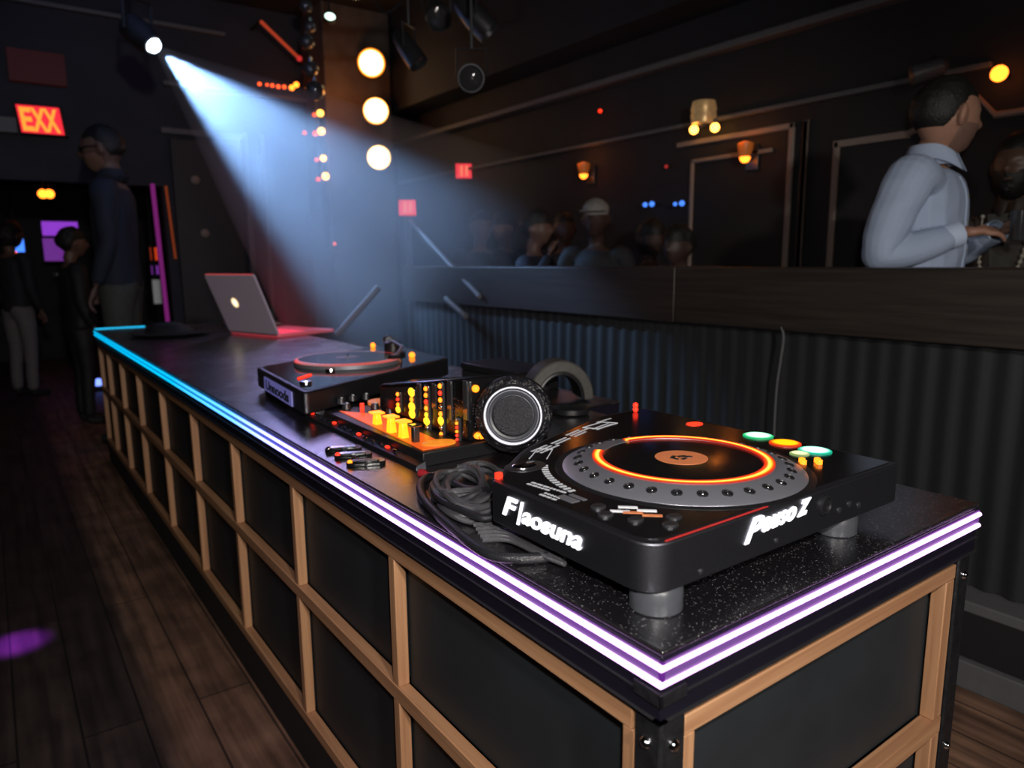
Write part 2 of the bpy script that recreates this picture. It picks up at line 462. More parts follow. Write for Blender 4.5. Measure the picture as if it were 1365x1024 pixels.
def head_vert(d, c, s, extra=0.0):
    """d: unit direction in head space (x right, y forward, z up) -> surface point"""
    x, y, z = d
    p = V((x * 0.345, y * 0.435, z * 0.50))
    # cranium fuller at the back, flatter sides
    if y < 0 and z > -0.2: p.y *= 1.06
    # jaw: narrows and comes forward below the cheekbones
    if z < -0.05:
        t = min(1, (-0.05 - z) / 0.95)
        p.x *= 1 - 0.40 * t * t - 0.10 * t
        if y > 0: p.y *= 1 + 0.02 * t
        else: p.y *= 1 - 0.30 * t
    g = lambda a, b, w: math.exp(-((a - b) ** 2) / (2 * w * w))
    fz = p.z; fx = p.x
    if y > 0:
        nose = g(fx, 0, 0.045) * (g(fz, -0.08, 0.055) * 0.115 + g(fz, 0.00, 0.07) * 0.055)
        brow = g(abs(fx), 0.11, 0.09) * g(fz, 0.085, 0.035) * 0.028
        sock = -g(abs(fx), 0.125, 0.060) * g(fz, 0.020, 0.045) * 0.050
        lips = g(fx, 0, 0.085) * (g(fz, -0.205, 0.018) + g(fz, -0.245, 0.020)) * 0.024
        mouth = -g(fx, 0, 0.08) * g(fz, -0.224, 0.009) * 0.014
        chin = g(fx, 0, 0.09) * g(fz, -0.385, 0.07) * 0.050
        cheek = g(abs(fx), 0.19, 0.07) * g(fz, -0.07, 0.07) * 0.015
        p.y += (nose + brow + sock + lips + mouth + chin + cheek)
    if extra: p += V((x, y, z)) * extra
    return V(c) + p * s

def head_mesh(bm, HM, s, seg=56, rings=44):
    base = len(bm.verts); vs = []
    for j in range(rings + 1):
        a = -PI / 2 + PI * j / rings
        for i in range(seg):
            t = 2 * PI * i / seg
            d = (math.cos(a) * math.sin(t), math.cos(a) * math.cos(t), math.sin(a))
            vs.append(bm.verts.new(HM @ head_vert(d, (0, 0, 0), s)))
    for j in range(rings):
        for i in range(seg):
            k = (i + 1) % seg
            try: bm.faces.new((vs[j * seg + i], vs[j * seg + k], vs[(j + 1) * seg + k], vs[(j + 1) * seg + i]))
            except ValueError: pass

def remesh(bm, voxel, smooth_it=2):
    me = bpy.data.meshes.new('tmp'); bmesh.ops.recalc_face_normals(bm, faces=bm.faces); bm.to_mesh(me); bm.free()
    o = bpy.data.objects.new('tmp', me); COL.objects.link(o)
    r = o.modifiers.new('r', 'REMESH'); r.mode = 'VOXEL'; r.voxel_size = voxel
    if smooth_it:
        q = o.modifiers.new('s', 'SMOOTH'); q.iterations = smooth_it; q.factor = 0.5
    bpy.context.view_layer.update()
    out = bpy.data.meshes.new_from_object(o.evaluated_get(bpy.context.evaluated_depsgraph_get()))
    bpy.data.objects.remove(o)
    return out
def link_mesh(name, me, m, parent):
    me.materials.clear(); me.materials.append(M[m] if isinstance(m, str) else m)
    o = bpy.data.objects.new(name, me); COL.objects.link(o); o.parent = parent
    for p in me.polygons: p.use_smooth = True
    return o

def hand_chains(w, d, up, k, side, curl=0.5):
    """wrist point, direction of the fingers, palm-normal 'up' -> palm + five finger chains"""
    d = d.normalized(); up = (up - d * up.dot(d)).normalized(); sx = d.cross(up) * side
    ch = []
    palm0 = w; palm1 = w + d * 0.045 * k; palm2 = w + d * 0.085 * k
    ch.append([(palm0, .024 * k, .022 * k), (palm1, .036 * k, .017 * k), (palm2, .036 * k, .014 * k)])
    for q, (off, ln) in enumerate(((-0.030, 0.066), (-0.010, 0.078), (0.010, 0.073), (0.029, 0.058))):
        b0 = w + d * 0.06 * k + sx * off * 0.8 * k; b1 = w + d * 0.092 * k + sx * off * k
        c1 = curl * (0.8 + 0.08 * q)
        f1 = (d * math.cos(c1) - up * math.sin(c1)); f2 = (d * math.cos(c1 * 2.0) - up * math.sin(c1 * 2.0)); f3 = (d * math.cos(c1 * 2.7) - up * math.sin(c1 * 2.7))
        p1 = b1 + f1 * ln * .46 * k; p2 = p1 + f2 * ln * .32 * k; p3 = p2 + f3 * ln * .24 * k
        ch.append([(b0, .010 * k, .010 * k), (b1, .0105 * k, .0105 * k), (p1, .0092 * k, .0092 * k), (p2, .0082 * k, .0082 * k), (p3, .0065 * k, .0065 * k)])
    t0 = w + d * 0.022 * k - sx * 0.022 * k; t1 = t0 - sx * 0.030 * k + d * 0.026 * k - up * 0.008 * k
    t2 = t1 + d * 0.032 * k - sx * 0.006 * k - up * 0.010 * k; t3 = t2 + d * 0.024 * k + sx * 0.006 * k - up * 0.006 * k
    ch.append([(t0, .014 * k, .014 * k), (t1, .0125 * k, .0125 * k), (t2, .0105 * k, .0105 * k), (t3, .008 * k, .008 * k)])
    return ch

DEF_ARMS = {'R': [(0.190, 0.0, 1.455), (0.235, -0.02, 1.14), (0.235, 0.07, 0.90)], 'L': [(-0.190, 0.0, 1.455), (-0.235, -0.02, 1.14), (-0.235, 0.07, 0.90)]}
def person(label, loc, yaw, k, skin='skinshade', top='darkcloth', bottom='darkcloth', hair='short', beard=False, arms=None, head_yaw=0.0, head_pitch=0.0,
           voxel=0.014, top_name='jacket', legs=True, collar=True, hands=True, curl=0.55, group=None, shoes=True, sleeve_end=1.0, slim=1.0, lift=0.025, bulk=1.08, glasses=False, cap=None, hair_m='hair'):
    """local frame: the figure faces +Y, x to its right, 1.78 units tall, scaled by k"""
    root = thing('person', label, 'person', loc, yaw, group)
    X = wmat(root) @ Matrix.Diagonal((k, k, k, 1))
    Xi = Matrix.Diagonal((k, k, k, 1))
    A = arms or DEF_ARMS
    tw = slim
    torso = [((0, 0, 0.93), .150 * tw, .110), ((0, 0.005, 1.08), .142 * tw, .105), ((0, 0.0, 1.24 + lift * .5), .160 * tw, .115), ((0, -0.01, 1.38 + lift), .165 * tw, .112), ((0, -0.02, 1.475 + lift), .075, .070)]
    neck = [((0, -0.02, 1.46 + lift), .062, .064), ((0, -0.012, 1.53), .056, .060), ((0, 0.012, 1.60), .056, .062)]
    leg = lambda s: [((0.0, 0, 0.93), .14, .11), ((0.095 * s, 0, 0.88), .092, .098), ((0.105 * s, 0.012, 0.50), .060, .064), ((0.110 * s, -0.012, 0.27), .052, .056), ((0.112 * s, -0.02, 0.085), .036, .040)]
    foot = lambda s: [((0.112 * s, -0.02, 0.085), .036, .040), ((0.114 * s, -0.025, 0.035), .036, .034), ((0.125 * s, 0.10, 0.030), .042, .028), ((0.13 * s, 0.17, 0.024), .034, .022)]
    bm = bmesh.new()
    def addm(me):
        bm.from_mesh(me)
    addm(skin_mesh([[(p, a * .94, b * .94) for p, a, b in torso], neck], None))
    if legs:
        for s in (-1, 1):
            addm(skin_mesh([[(p, a * .92, b * .92) for p, a, b in leg(s)]], None)); addm(skin_mesh([foot(s)], None))
    for s, nm_ in ((1, 'R'), (-1, 'L')):
        sh, el, wr = (V(q) for q in A[nm_])
        addm(skin_mesh([[(V((0.085 * s, -0.01, sh.z - 0.055)), .058, .058), (sh, .050, .052), (sh.lerp(el, .5), .046, .048), (el, .038, .040), (el.lerp(wr, .45), .036, .038), (wr, .025, .022)]], None))
        if hands:
            hd = (wr - el).normalized()
            up = V(A.get(nm_ + 'up', (0, 0, 1)))
            hd2 = V(A.get(nm_ + 'dir', hd))
            for ch in hand_chains(wr, hd2, up, 1.0, 1 if s > 0 else -1, curl):
                addm(skin_mesh([ch], None))
    HM = Matrix.Translation((0, 0.025, 1.655)) @ Matrix.Rotation(head_yaw, 4, 'Z') @ Matrix.Rotation(head_pitch, 4, 'X')
    HS = 0.245
    head_mesh(bm, HM, HS)
    for s in (-1, 1):        # ears
        eb = MB(HM @ Matrix.Translation((0.345 * HS * s, -0.02 * HS, -0.03 * HS)) @ Matrix.Rotation(0.35 * s, 4, 'Z') @ Matrix.Rotation(-0.2, 4, 'X'))
        eb.ball((0, 0, 0), 1.0, 14, 10, s=(0.012, 0.022, 0.036)); eb.ball((0.008 * s, -0.012, 0.004), 1.0, 12, 8, s=(0.010, 0.014, 0.034))
        tmp = bpy.data.meshes.new('t'); eb.bm.to_mesh(tmp); eb.bm.free(); bm.from_mesh(tmp)
    me = remesh(bm, voxel); me.transform(Xi)
    body = link_mesh('body', me, skin, root)
    for s in (-1, 1):        # eyes
        e = MB(X @ HM); ec = head_vert(V((0.36 * s, 0.93, 0.04)).normalized(), (0, 0, 0), HS)
        e.ball((0.125 * HS * s, ec.y - 0.0085, 0.018 * HS), 0.0115, 14, 10); e.build('eye', mat('eye_white', (0.5, 0.48, 0.46), 0.25) if 'eye_white' not in bpy.data.materials else bpy.data.materials['eye_white'], root)
    def shell(name, inside, off, m, seg=64, rings=48, thick=0.02):
        b = MB(X @ HM); vs = {}; dirs = {}
        for j in range(rings + 1):
            a = -PI / 2 + PI * j / rings
            for i in range(seg):
                t = 2 * PI * i / seg
                d = V((math.cos(a) * math.sin(t), math.cos(a) * math.cos(t), math.sin(a)))
                w = inside(d)
                if w > -0.5:
                    dirs[(i, j)] = (d, w)
        pts = []; idx = {}
        for kk, (d, w) in dirs.items():
            idx[kk] = len(pts)
            n_ = noise.noise(d * 9) * 0.3 + 0.85
            pts.append(head_vert(d, (0, 0, 0), HS) + d * ((0.002 + off * min(1, w) * n_) if w > 0 else 0.002 + 0.05 * w))
        fs = []
        for j in range(rings):
            for i in range(seg):
                q = [(i, j), ((i + 1) % seg, j), ((i + 1) % seg, j + 1), (i, j + 1)]
                if all(z in idx for z in q): fs.append([idx[z] for z in q])
        if not fs: return None
        b._add(pts, fs)
        return b.build(name, m, root)
    def scalp(d):
        front = 0.52 if d.y > 0.2 else (0.12 if d.y > -0.1 else -0.32)
        if 0.2 >= d.y > -0.1: front = 0.12 + (d.y + 0.1) / 0.3 * 0.40
        elif -0.1 >= d.y > -0.5: front = 0.12 - (-0.1 - d.y) / 0.4 * 0.44
        return (d.z - front) * 1.5
    if hair == 'short': shell('hair', scalp, 0.016, hair_m)
    elif hair == 'full': shell('hair', lambda d: scalp(d) + 0.25, 0.035, hair_m)
    elif hair == 'long': shell('hair', lambda d: max(scalp(d) + 0.3, (0.25 - d.y) if d.z > -0.95 else 0), 0.04, hair_m)
    if beard == 'stubble': shell('stubble', lambda d: min((-0.40 - d.z) * 2 + (0.35 if abs(d.x) > 0.45 else 0), (d.y + 0.05) * 3), 0.004, mat('stubble', (0.19, 0.105, 0.078), 0.7, nscale=200, namt=0.5))
    elif beard: shell('beard', lambda d: min((-0.28 - d.z) * 3 + (0.25 if abs(d.x) > 0.45 else 0), (d.y + 0.15) * 4) if not (abs(d.x) < 0.20 and -0.50 < d.z < -0.42) else -0.3, 0.014, 'hair')
    if cap: 
        shell('cap', lambda d: (d.z - 0.28) * 3, 0.022, cap)
        MB(X @ HM).prism([(-0.085, 0.085), (0.085, 0.085), (0.07, 0.175), (0.0, 0.20), (-0.07, 0.175)], 0.050, 0.056).build('cap_brim', cap, root)
    if glasses:
        b = MB(X @ HM); y0 = 0.445 * HS
        for s in (-1, 1):
            b.ball((0.125 * HS * s, y0 - 0.008, 0.02 * HS), 1.0, 14, 10, s=(0.027, 0.008, 0.019))
            b.tube([(0.23 * HS * s, y0 - 0.012, 0.03 * HS), (0.37 * HS * s, y0 - 0.05, 0.04 * HS), (0.375 * HS * s, -0.02, 0.02 * HS)], 0.004, 6)
        b.box((-0.02, y0 - 0.004, 0.02 * HS), (0.02, y0 + 0.004, 0.045 * HS))
        b.build('sunglasses', 'blackgloss', root)
    # clothes
    bm = bmesh.new()
    bm.from_mesh(skin_mesh([[(p, a * 1.09, b * 1.12) for p, a, b in [((0, 0, 0.86), .152 * tw, .118)] + torso[:-1]] + [((0, -0.018, 1.452 + lift), .088, .078)]], None))
    for s, nm_ in ((1, 'R'), (-1, 'L')):
        sh, el, wr = (V(q) for q in A[nm_])
        end = el.lerp(wr, sleeve_end * 0.97)
        bm.from_mesh(skin_mesh([[(V((0.085 * s, -0.01, sh.z - 0.045)), .085, .085), (sh, .068 * bulk, .070 * bulk), (sh.lerp(el, .5), .060 * bulk, .063 * bulk), (el, .052 * bulk, .054 * bulk), (el.lerp(end, .5), .047 * bulk, .049 * bulk), (end, .038, .037)]], None))
    me = remesh(bm, voxel * 0.9, 3)
    nrm_ = [v.normal.copy() for v in me.vertices]
    for v, nv in zip(me.vertices, nrm_):    # folds
        n_ = noise.noise(V((v.co.x * 5, v.co.y * 5, v.co.z * 9))) + 0.6 * noise.noise(V((v.co.x * 14 + v.co.z * 8, v.co.y * 12, v.co.z * 17)))
        v.co += nv * 0.0065 * n_
    me.transform(Xi)
    shirt = link_mesh(top_name, me, top, root)
    if collar:
        b = MB(X); n = 28; vs = []; fs = []
        for i in range(n + 1):
            a = PI / 2 + 0.16 + (2 * PI - 0.32) * i / n
            fr = max(0, math.sin(a)) ** 3
            for r_, z in ((0.070, 1.455 + lift), (0.062, 1.522 + lift - 0.034 * fr), (0.066, 1.525 + lift - 0.034 * fr), (0.083 + 0.012 * fr, 1.474 + lift - 0.044 * fr)):
                vs.append((r_ * math.cos(a), r_ * math.sin(a) * 1.05 - 0.012 + 0.012 * (1 if math.sin(a) > 0 else 0) * fr, z))
        for i in range(n):
            for q in range(3):
                fs.append((i * 4 + q, i * 4 + q + 1, i * 4 + 5 + q, i * 4 + 4 + q))
        b._add(vs, fs); o = b.build('collar', top, shirt)
        so = o.modifiers.new('solid', 'SOLIDIFY'); so.thickness = 0.003
    if legs:
        bm = bmesh.new()
        for s in (-1, 1):
            bm.from_mesh(skin_mesh([[(p, a * 1.13, b * 1.13) for p, a, b in leg(s)[:-1]] + [((0.112 * s, -0.02, 0.06), .056, .062)]], None))
        me = remesh(bm, voxel * 0.9, 2)
        nrm_ = [v.normal.copy() for v in me.vertices]
        for v, nv in zip(me.vertices, nrm_): v.co += nv * 0.005 * noise.noise(V((v.co.x * 9, v.co.y * 9, v.co.z * 12)))
        me.transform(Xi); link_mesh('trousers', me, bottom, root)
        if shoes:
            for s in (-1, 1):
                bm = bmesh.new(); bm.from_mesh(skin_mesh([[(p, a * 1.14, b * 1.14) for p, a, b in foot(s)]], None))
                me = remesh(bm, voxel * 0.8, 1)
                for v in me.vertices: v.co.z = max(v.co.z, 0.0)
                me.transform(Xi); link_mesh('shoe', me, 'matte', root)
    return root, X, HM, shirt, A

def yaw_of(dx, dy): return math.atan2(-dx, dy)
RGT = CAM_R @ V((1, 0, 0)); FWD = CAM_R @ V((0, 0, -1))
# --- man in the pale blue shirt behind the ledge
K1 = 1.235
mp_ = onx(1233, 360, 2.74)
f = RGT * 0.74 - FWD * 0.67; y1 = yaw_of(f.x, f.y)
arms = {'R': [(0.250, -0.01, 1.465), (0.318, -0.085, 1.175), (0.130, 0.125, 1.262)], 'L': [(-0.245, -0.01, 1.465), (-0.300, -0.01, 1.175), (-0.100, 0.195, 1.275)],
        'Rup': (0.35, 0.2, 1.0), 'Lup': (-0.5, -0.2, 0.9), 'Rdir': (-0.66, 0.74, 0.10), 'Ldir': (0.10, 0.95, 0.10)}
hf = RGT * 0.99 + FWD * 0.12
man, X, HM, shirt, A = person('man in a pale blue button shirt standing behind the ledge, head turned aside', (mp_.x, mp_.y, 0), y1, K1, 'skin', 'shirt', 'navy', 'short', 'stubble', arms,
        head_yaw=yaw_of(hf.x, hf.y) - y1, head_pitch=-0.06, voxel=0.0062, top_name='shirt', curl=0.42, slim=1.30, lift=0.042, bulk=1.24)
for s, nm_ in ((1, 'R'), (-1, 'L')):
    sh, el, wr = (V(q) for q in A[nm_]); d = (wr - el).normalized(); c = wr - d * 0.012
    MB(X).lathe([(0.040, -0.045), (0.042, -0.02), (0.041, 0.004), (0.036, 0.005), (0.034, -0.02)], 24, c, M0=d.to_track_quat('Z', 'Y').to_matrix()).build('cuff', mat('pale_cuff', (0.50, 0.60, 0.78), 0.7) if 'pale_cuff' not in bpy.data.materials else bpy.data.materials['pale_cuff'], shirt)
b = MB(X); pts = [(0.0, 0.082, 1.435), (0.0, 0.128, 1.36), (0.0, 0.140, 1.27), (0.0, 0.136, 1.17), (0.0, 0.126, 1.07), (0.0, 0.128, 0.95)]
vs = []; 
bv = BVHTree.FromPolygons([X @ (Matrix.Diagonal((1 / K1, 1 / K1, 1 / K1, 1)) @ v.co) for v in shirt.data.vertices], [tuple(p.vertices) for p in shirt.data.polygons])
Xr = X.to_3x3().normalized()
def front_y(x, z):
    o_ = X @ V((x, 0.6, z)); h_ = bv.ray_cast(o_, Xr @ V((0, -1, 0)))
    return (X.inverted() @ h_[0]).y if h_[0] is not None else 0.13
pts = [(0.0, front_y(0, 1.455 - 0.02 * k) + 0.003, 1.455 - 0.02 * k) for k in range(26)]
for p in pts: vs += [(p[0] - 0.017, p[1] - 0.004, p[2]), (p[0] + 0.017, p[1] - 0.004, p[2]), (p[0] + 0.016, p[1] + 0.001, p[2]), (p[0] - 0.016, p[1] + 0.001, p[2])]
fs = []
for i in range(len(pts) - 1):
    for q in range(4): fs.append((i * 4 + q, i * 4 + (q + 1) % 4, i * 4 + 4 + (q + 1) % 4, i * 4 + 4 + q))
b._add(vs, fs); b.build('placket', 'shirt', shirt)
for z in (1.39, 1.30, 1.21, 1.12, 1.03):
    y_ = 0.130 if z < 1.38 else 0.112
    if z == 1.21: y_ = 0.142
    y_ = front_y(0, z) + 0.004
    MB(X).ball((0, y_, z), 0.006, 10, 6, s=(1, 0.5, 1)).build('button', 'white', shirt)
# glass of dark drink in his hands
hpnt = X @ V((0.000, 0.268, 1.235))
tag(MB().lathe([(0.030, 0), (0.034, 0.003), (0.040, 0.12), (0.038, 0.12), (0.033, 0.008), (0, 0.008)], 24, hpnt).build('drinking_glass', 'glass'), 'small dark tumbler held between the hands of the man in blue', 'glass')
# --- bearded person at the frame edge
bp_ = onx(1352, 300, 3.26); k2 = onx(1343, 224, 3.26).z / 1.655
f = -RGT * 0.75 - FWD * 0.6; y2 = yaw_of(f.x, f.y)
arms = {'R': [(0.200, 0.0, 1.43), (0.25, 0.0, 1.16), (0.10, 0.22, 1.22)], 'L': [(-0.200, 0.0, 1.43), (-0.25, 0.02, 1.16), (-0.07, 0.24, 1.20)], 'Rup': (0, 0, 1), 'Lup': (0, 0, 1)}
pb, X2, HM2, top2, _ = person('bearded person in a dark jacket with pale bead necklace, at the right edge', (bp_.x, bp_.y, 0), y2, k2, 'skindark', 'brownjacket', 'darkcloth', 'short', True, arms, voxel=0.010, curl=0.6)
b = MB(X2)
chain_ = []
for i in range(34):
    a = PI * i / 33; x = 0.085 * math.cos(a); z = 1.46 - 0.30 * math.sin(a) ** 0.8; yv = 0.095 + 0.055 * math.sin(a)
    b.ball((x, yv, z), 0.0085, 8, 6); chain_.append((x, yv, z))
b.tube(chain_, 0.003, 6)
b.build('necklace', mat('bone_beads', (0.42, 0.38, 0.32), 0.4), pb)
MB(X2).hexa([(-0.03, 0.122, 1.22), (0.03, 0.122, 1.22), (0.03, 0.128, 1.22), (-0.03, 0.128, 1.22)], [(-0.075, 0.065, 1.47), (0.075, 0.065, 1.47), (0.075, 0.075, 1.47), (-0.075, 0.075, 1.47)]).build('vest_front', 'olive', pb)
# --- crowd at the far end behind the half wall
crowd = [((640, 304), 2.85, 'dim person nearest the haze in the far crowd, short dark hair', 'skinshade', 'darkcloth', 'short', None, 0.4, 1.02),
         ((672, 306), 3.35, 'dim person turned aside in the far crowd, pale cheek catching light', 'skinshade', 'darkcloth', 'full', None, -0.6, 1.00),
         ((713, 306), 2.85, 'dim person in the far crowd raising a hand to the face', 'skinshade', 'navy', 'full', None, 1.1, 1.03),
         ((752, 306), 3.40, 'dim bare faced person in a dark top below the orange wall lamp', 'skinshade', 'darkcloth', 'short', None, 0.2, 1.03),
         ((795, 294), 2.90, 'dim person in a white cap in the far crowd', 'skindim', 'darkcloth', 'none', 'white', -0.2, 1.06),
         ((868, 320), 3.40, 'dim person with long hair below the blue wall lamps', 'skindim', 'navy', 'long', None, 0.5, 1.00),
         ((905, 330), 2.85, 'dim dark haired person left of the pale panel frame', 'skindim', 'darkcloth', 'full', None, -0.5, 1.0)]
for (u, v), x, lab_, sk, tp_, hr_, cap_, dy, kk in crowd:
    p = onx(u, v, x); k = p.z / 1.655
    f = (CAM_LOC - p); y = yaw_of(f.x, f.y) + dy
    arm = None
    if 'raising' in lab_:
        arm = {'R': [(0.195, 0, 1.43), (0.25, 0.10, 1.20), (0.10, 0.17, 1.48)], 'L': DEF_ARMS['L']}
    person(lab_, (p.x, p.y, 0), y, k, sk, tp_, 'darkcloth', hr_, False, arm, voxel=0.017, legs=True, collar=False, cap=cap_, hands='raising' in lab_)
# --- three people on the left
p = ony(150, 204, 6.25); k = p.z / 1.64
f = -RGT * 0.9 - FWD * 0.25
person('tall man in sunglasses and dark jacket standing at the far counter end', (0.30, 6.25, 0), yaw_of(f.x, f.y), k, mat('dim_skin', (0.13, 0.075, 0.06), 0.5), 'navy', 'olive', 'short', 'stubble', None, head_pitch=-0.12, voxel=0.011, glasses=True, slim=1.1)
p = ony(93, 325, 7.15); k = p.z / 1.655
f = RGT * 0.55 + FWD * 0.55
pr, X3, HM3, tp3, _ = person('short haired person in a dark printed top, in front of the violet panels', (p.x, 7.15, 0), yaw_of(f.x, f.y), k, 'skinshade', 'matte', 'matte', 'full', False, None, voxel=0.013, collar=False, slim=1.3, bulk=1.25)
MB(X3).box((-0.10, -0.142, 1.37), (0.02, -0.136, 1.40)).box((0.03, -0.142, 1.375), (0.07, -0.136, 1.395)).build('shirt_print', mat('grey_print', (0.2, 0.2, 0.22), 0.6), tp3)
p = onz(38, 528, 0.0); k = 1.08
f = RGT * 0.3 + FWD * 0.9
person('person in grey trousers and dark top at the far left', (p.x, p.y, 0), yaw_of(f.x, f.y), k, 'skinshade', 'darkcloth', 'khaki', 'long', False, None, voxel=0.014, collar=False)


#==SETTING==
# ------------------------------------------------------------------ room shell
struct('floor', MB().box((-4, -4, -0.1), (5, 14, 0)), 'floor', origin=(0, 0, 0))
struct('ceiling', MB().box((-4, -4, 4.25), (5, 14, 4.35)), 'ceil')
struct('wall_right', MB().box((3.8, -4, 0), (3.95, 8.2, 4.25)), 'wall')
struct('wall_left', MB().box((-4, -4, 0), (-3.85, 14, 4.25)), 'wallblue')
struct('wall_back', MB().box((1.02, 8.0, 0), (3.8, 8.15, 4.25)), 'wallblue')
struct('wall_header', MB().box((-3.85, 8.0, 2.28), (1.02, 8.15, 4.25)), 'wallblue')
struct('wall_far', MB().box((-3.85, 13.0, 0), (5, 13.15, 4.25)), 'wallblue')
# half wall with a deep wooden ledge
YE = 4.62
struct('wall_middle', MB().box((2.14, -4, 0), (2.30, YE, 1.19)), 'wall')
lm = MB().box((2.06, -4, 1.165), (2.44, 1.805, 1.425)); lm.box((2.06, 1.81, 1.165), (2.44, YE, 1.43))
struct('trim_1', lm, 'ledgewood', bevel=0.006)
struct('baseboard_middle', MB().box((1.99, -4, 0.0), (2.14, YE, 0.30)), 'matte', bevel=0.006)
struct('trim_2', MB().box((1.985, -4, 0.265), (2.145, YE, 0.305)).box((1.96, -4, 0.0), (2.0, YE, 0.10)), 'cornice', bevel=0.006)
# cornices and panel mouldings on the right wall
struct('trim_3', MB().box((3.70, -4, 2.90), (3.80, 8.0, 2.95)), 'cornice', bevel=0.01)
struct('trim_4', MB().box((3.76, 1.20, 2.445), (3.80, 8.0, 2.475)), 'cornice', bevel=0.006)
struct('soffit', MB().box((3.45, -4, 3.20), (3.8, 8.0, 4.25)), 'ceil')
def moulding(n, y0, y1, z0, z1, sides, w=0.040):
    b = MB(); x0, x1 = 3.775, 3.80
    if 'n' in sides: b.box((x0, y0, z0), (x1, y0 + w, z1))
    if 'f' in sides: b.box((x0, y1 - w, z0), (x1, y1, z1))
    if 't' in sides: b.box((x0, y0, z1 - w), (x1, y1, z1))
    if 'b' in sides: b.box((x0, y0, z0), (x1, y1, z0 + w))
    struct('trim_%d' % n, b, 'moulding', bevel=0.008)
moulding(5, 2.34, 3.34, 0.5, 2.345, 'ntb')
moulding(6, 2.50, 3.20, 0.62, 2.205, 'ftb', 0.03)
moulding(7, 2.235, 2.28, 0.4, 2.345, 'nf', 0.045)
moulding(8, 1.20, 2.06, 0.5, 2.185, 'fb')
b = MB()
b.box((3.775, 1.60, 2.145), (3.80, 2.06, 2.185))
b.tube([(3.787, 1.62, 2.165), (3.787, 1.25, 2.30), (3.787, 1.165, 2.20), (3.787, 0.40, 2.20)], 0.018, 6)
struct('trim_9', b, 'moulding')
# door in the back wall, beside the neon strips
struct('door_1', MB().box((1.12, 7.95, 0), (1.82, 8.0, 2.78)), 'door', bevel=0.01)
b = MB().box((1.86, 7.93, 0), (1.92, 8.0, 2.9)); b.box((2.06, 7.93, 0), (2.11, 8.0, 2.9)); b.box((1.04, 7.93, 2.82), (1.92, 8.0, 2.88))
struct('trim_10', b, 'moulding' if False else 'cornice', bevel=0.006)
for u, v in ((260, 240), (273, 311)):
    p = ony(u, v, 7.94)
    k = tag(MB().lathe([(0.045, 0), (0.045, 0.012), (0.02, 0.03)], 16, p, M0=V((0, -1, 0)).to_track_quat('Z', 'Y').to_matrix()).build('door_knob', 'moulding'),
            'upper pale round knob on the dark back door' if v < 280 else 'lower pale round knob on the dark back door', 'knob')
# square pillar carrying the lamps
struct('pillar', MB().box((2.62, 7.35, 0), (3.42, 8.0, 4.25)), 'pillar', bevel=0.01)
a_, c_ = ony(-40, 30, 7.95), ony(300, 46, 7.95)
struct('trim_12', MB().box((a_.x, 7.93, c_.z - 0.02), (c_.x, 8.0, c_.z + 0.02)), 'cornice', bevel=0.005)
struct('trim_11', MB().box((1.1, 7.9, 3.30), (2.62, 8.0, 3.34)), 'cornice')

# ------------------------------------------------------------------ the DJ booth
BW, BL = 0.8785, 5.508
SLAB, MID, BOT = 0.9063, 0.557, 0.165
booth = thing('dj_booth', 'long black DJ counter with pine lattice front and glowing edge strips', 'counter', (BW / 2, BL / 2, 0))
wt = MB().prism([(0, 0), (BW, 0), (BW, 1.30), (1.06, 1.30), (1.06, BL), (0, BL)], SLAB, 1.0)
wt.bm.free()
wt = MB().prism([(0, 0), (BW, 0), (BW, 1.15), (1.06, 1.15), (1.06, BL), (0, BL)], 0.9925, 1.0)
worktop = wt.build('worktop', 'worktop', booth, bevel=0.002)
MB().prism([(0.0008, 0.0008), (BW - 0.0008, 0.0008), (BW - 0.0008, 1.151), (1.059, 1.151), (1.059, BL - 0.0008), (0.0008, BL - 0.0008)], SLAB, 0.9925).build('fascia', 'fascia', booth, bevel=0.002)
# thin metal lips round the slab
MB().box((-0.002, -0.002, 0.9325), (0.004, BL, 0.9345)).box((-0.002, -0.002, 0.9325), (BW, 0.004, 0.9345)).build('fascia_line', 'darkmetal', booth)
MB().box((-0.003, -0.003, SLAB - 0.001), (0.01, BL, SLAB + 0.0006)).box((-0.003, -0.003, SLAB - 0.001), (BW, 0.01, SLAB + 0.0006)).build('bottom_lip', 'darkmetal', booth)
CR = 0.0043
led_stops = [(0.0, (2.6, 1.45, 3.1)), (0.16, (2.5, 1.5, 3.3)), (0.26, (1.15, 1.2, 3.4)), (0.34, (0.25, 1.0, 2.6)), (0.5, (0.0, 0.72, 1.25)), (1.0, (0.0, 0.62, 1.1))]
glow_stops = [(0.0, (0.13, 0.022, 0.24)), (0.14, (0.10, 0.02, 0.28)), (0.26, (0.05, 0.05, 0.5)), (0.4, (0.0, 0.20, 0.52)), (1.0, (0.0, 0.26, 0.5))]
M['led'] = emat_alongy('led_tube_glow', led_stops, 1.0, 0.0, BL)
M['ledback'] = emat_alongy('led_halo_diffuser_glow', glow_stops, 1.0, 0.0, BL)  # purple halo of the tubes put into the band's glow
MB().box((-0.0015, -0.0015, 0.9525), (0.004, BL + 0.001, 0.9860)).box((-0.0015, -0.0015, 0.9525), (BW, 0.004, 0.9860)).box((-0.0015, BL - 0.004, 0.9525), (0.34, BL + 0.0015, 0.9860)).build('led_halo_diffuser', 'ledback', booth)
for z in (0.9800, 0.9582):
    MB().tube([(BW - 0.004, -0.003, z), (-0.003, -0.003, z), (-0.003, BL + 0.003, z), (0.33, BL + 0.003, z)], CR, 10).build('led_tube', 'led', booth)
MB().box((0.0, BL - 0.05, 1.0), (0.33, BL - 0.02, 1.006)).build('led_end_strip', 'led', booth)
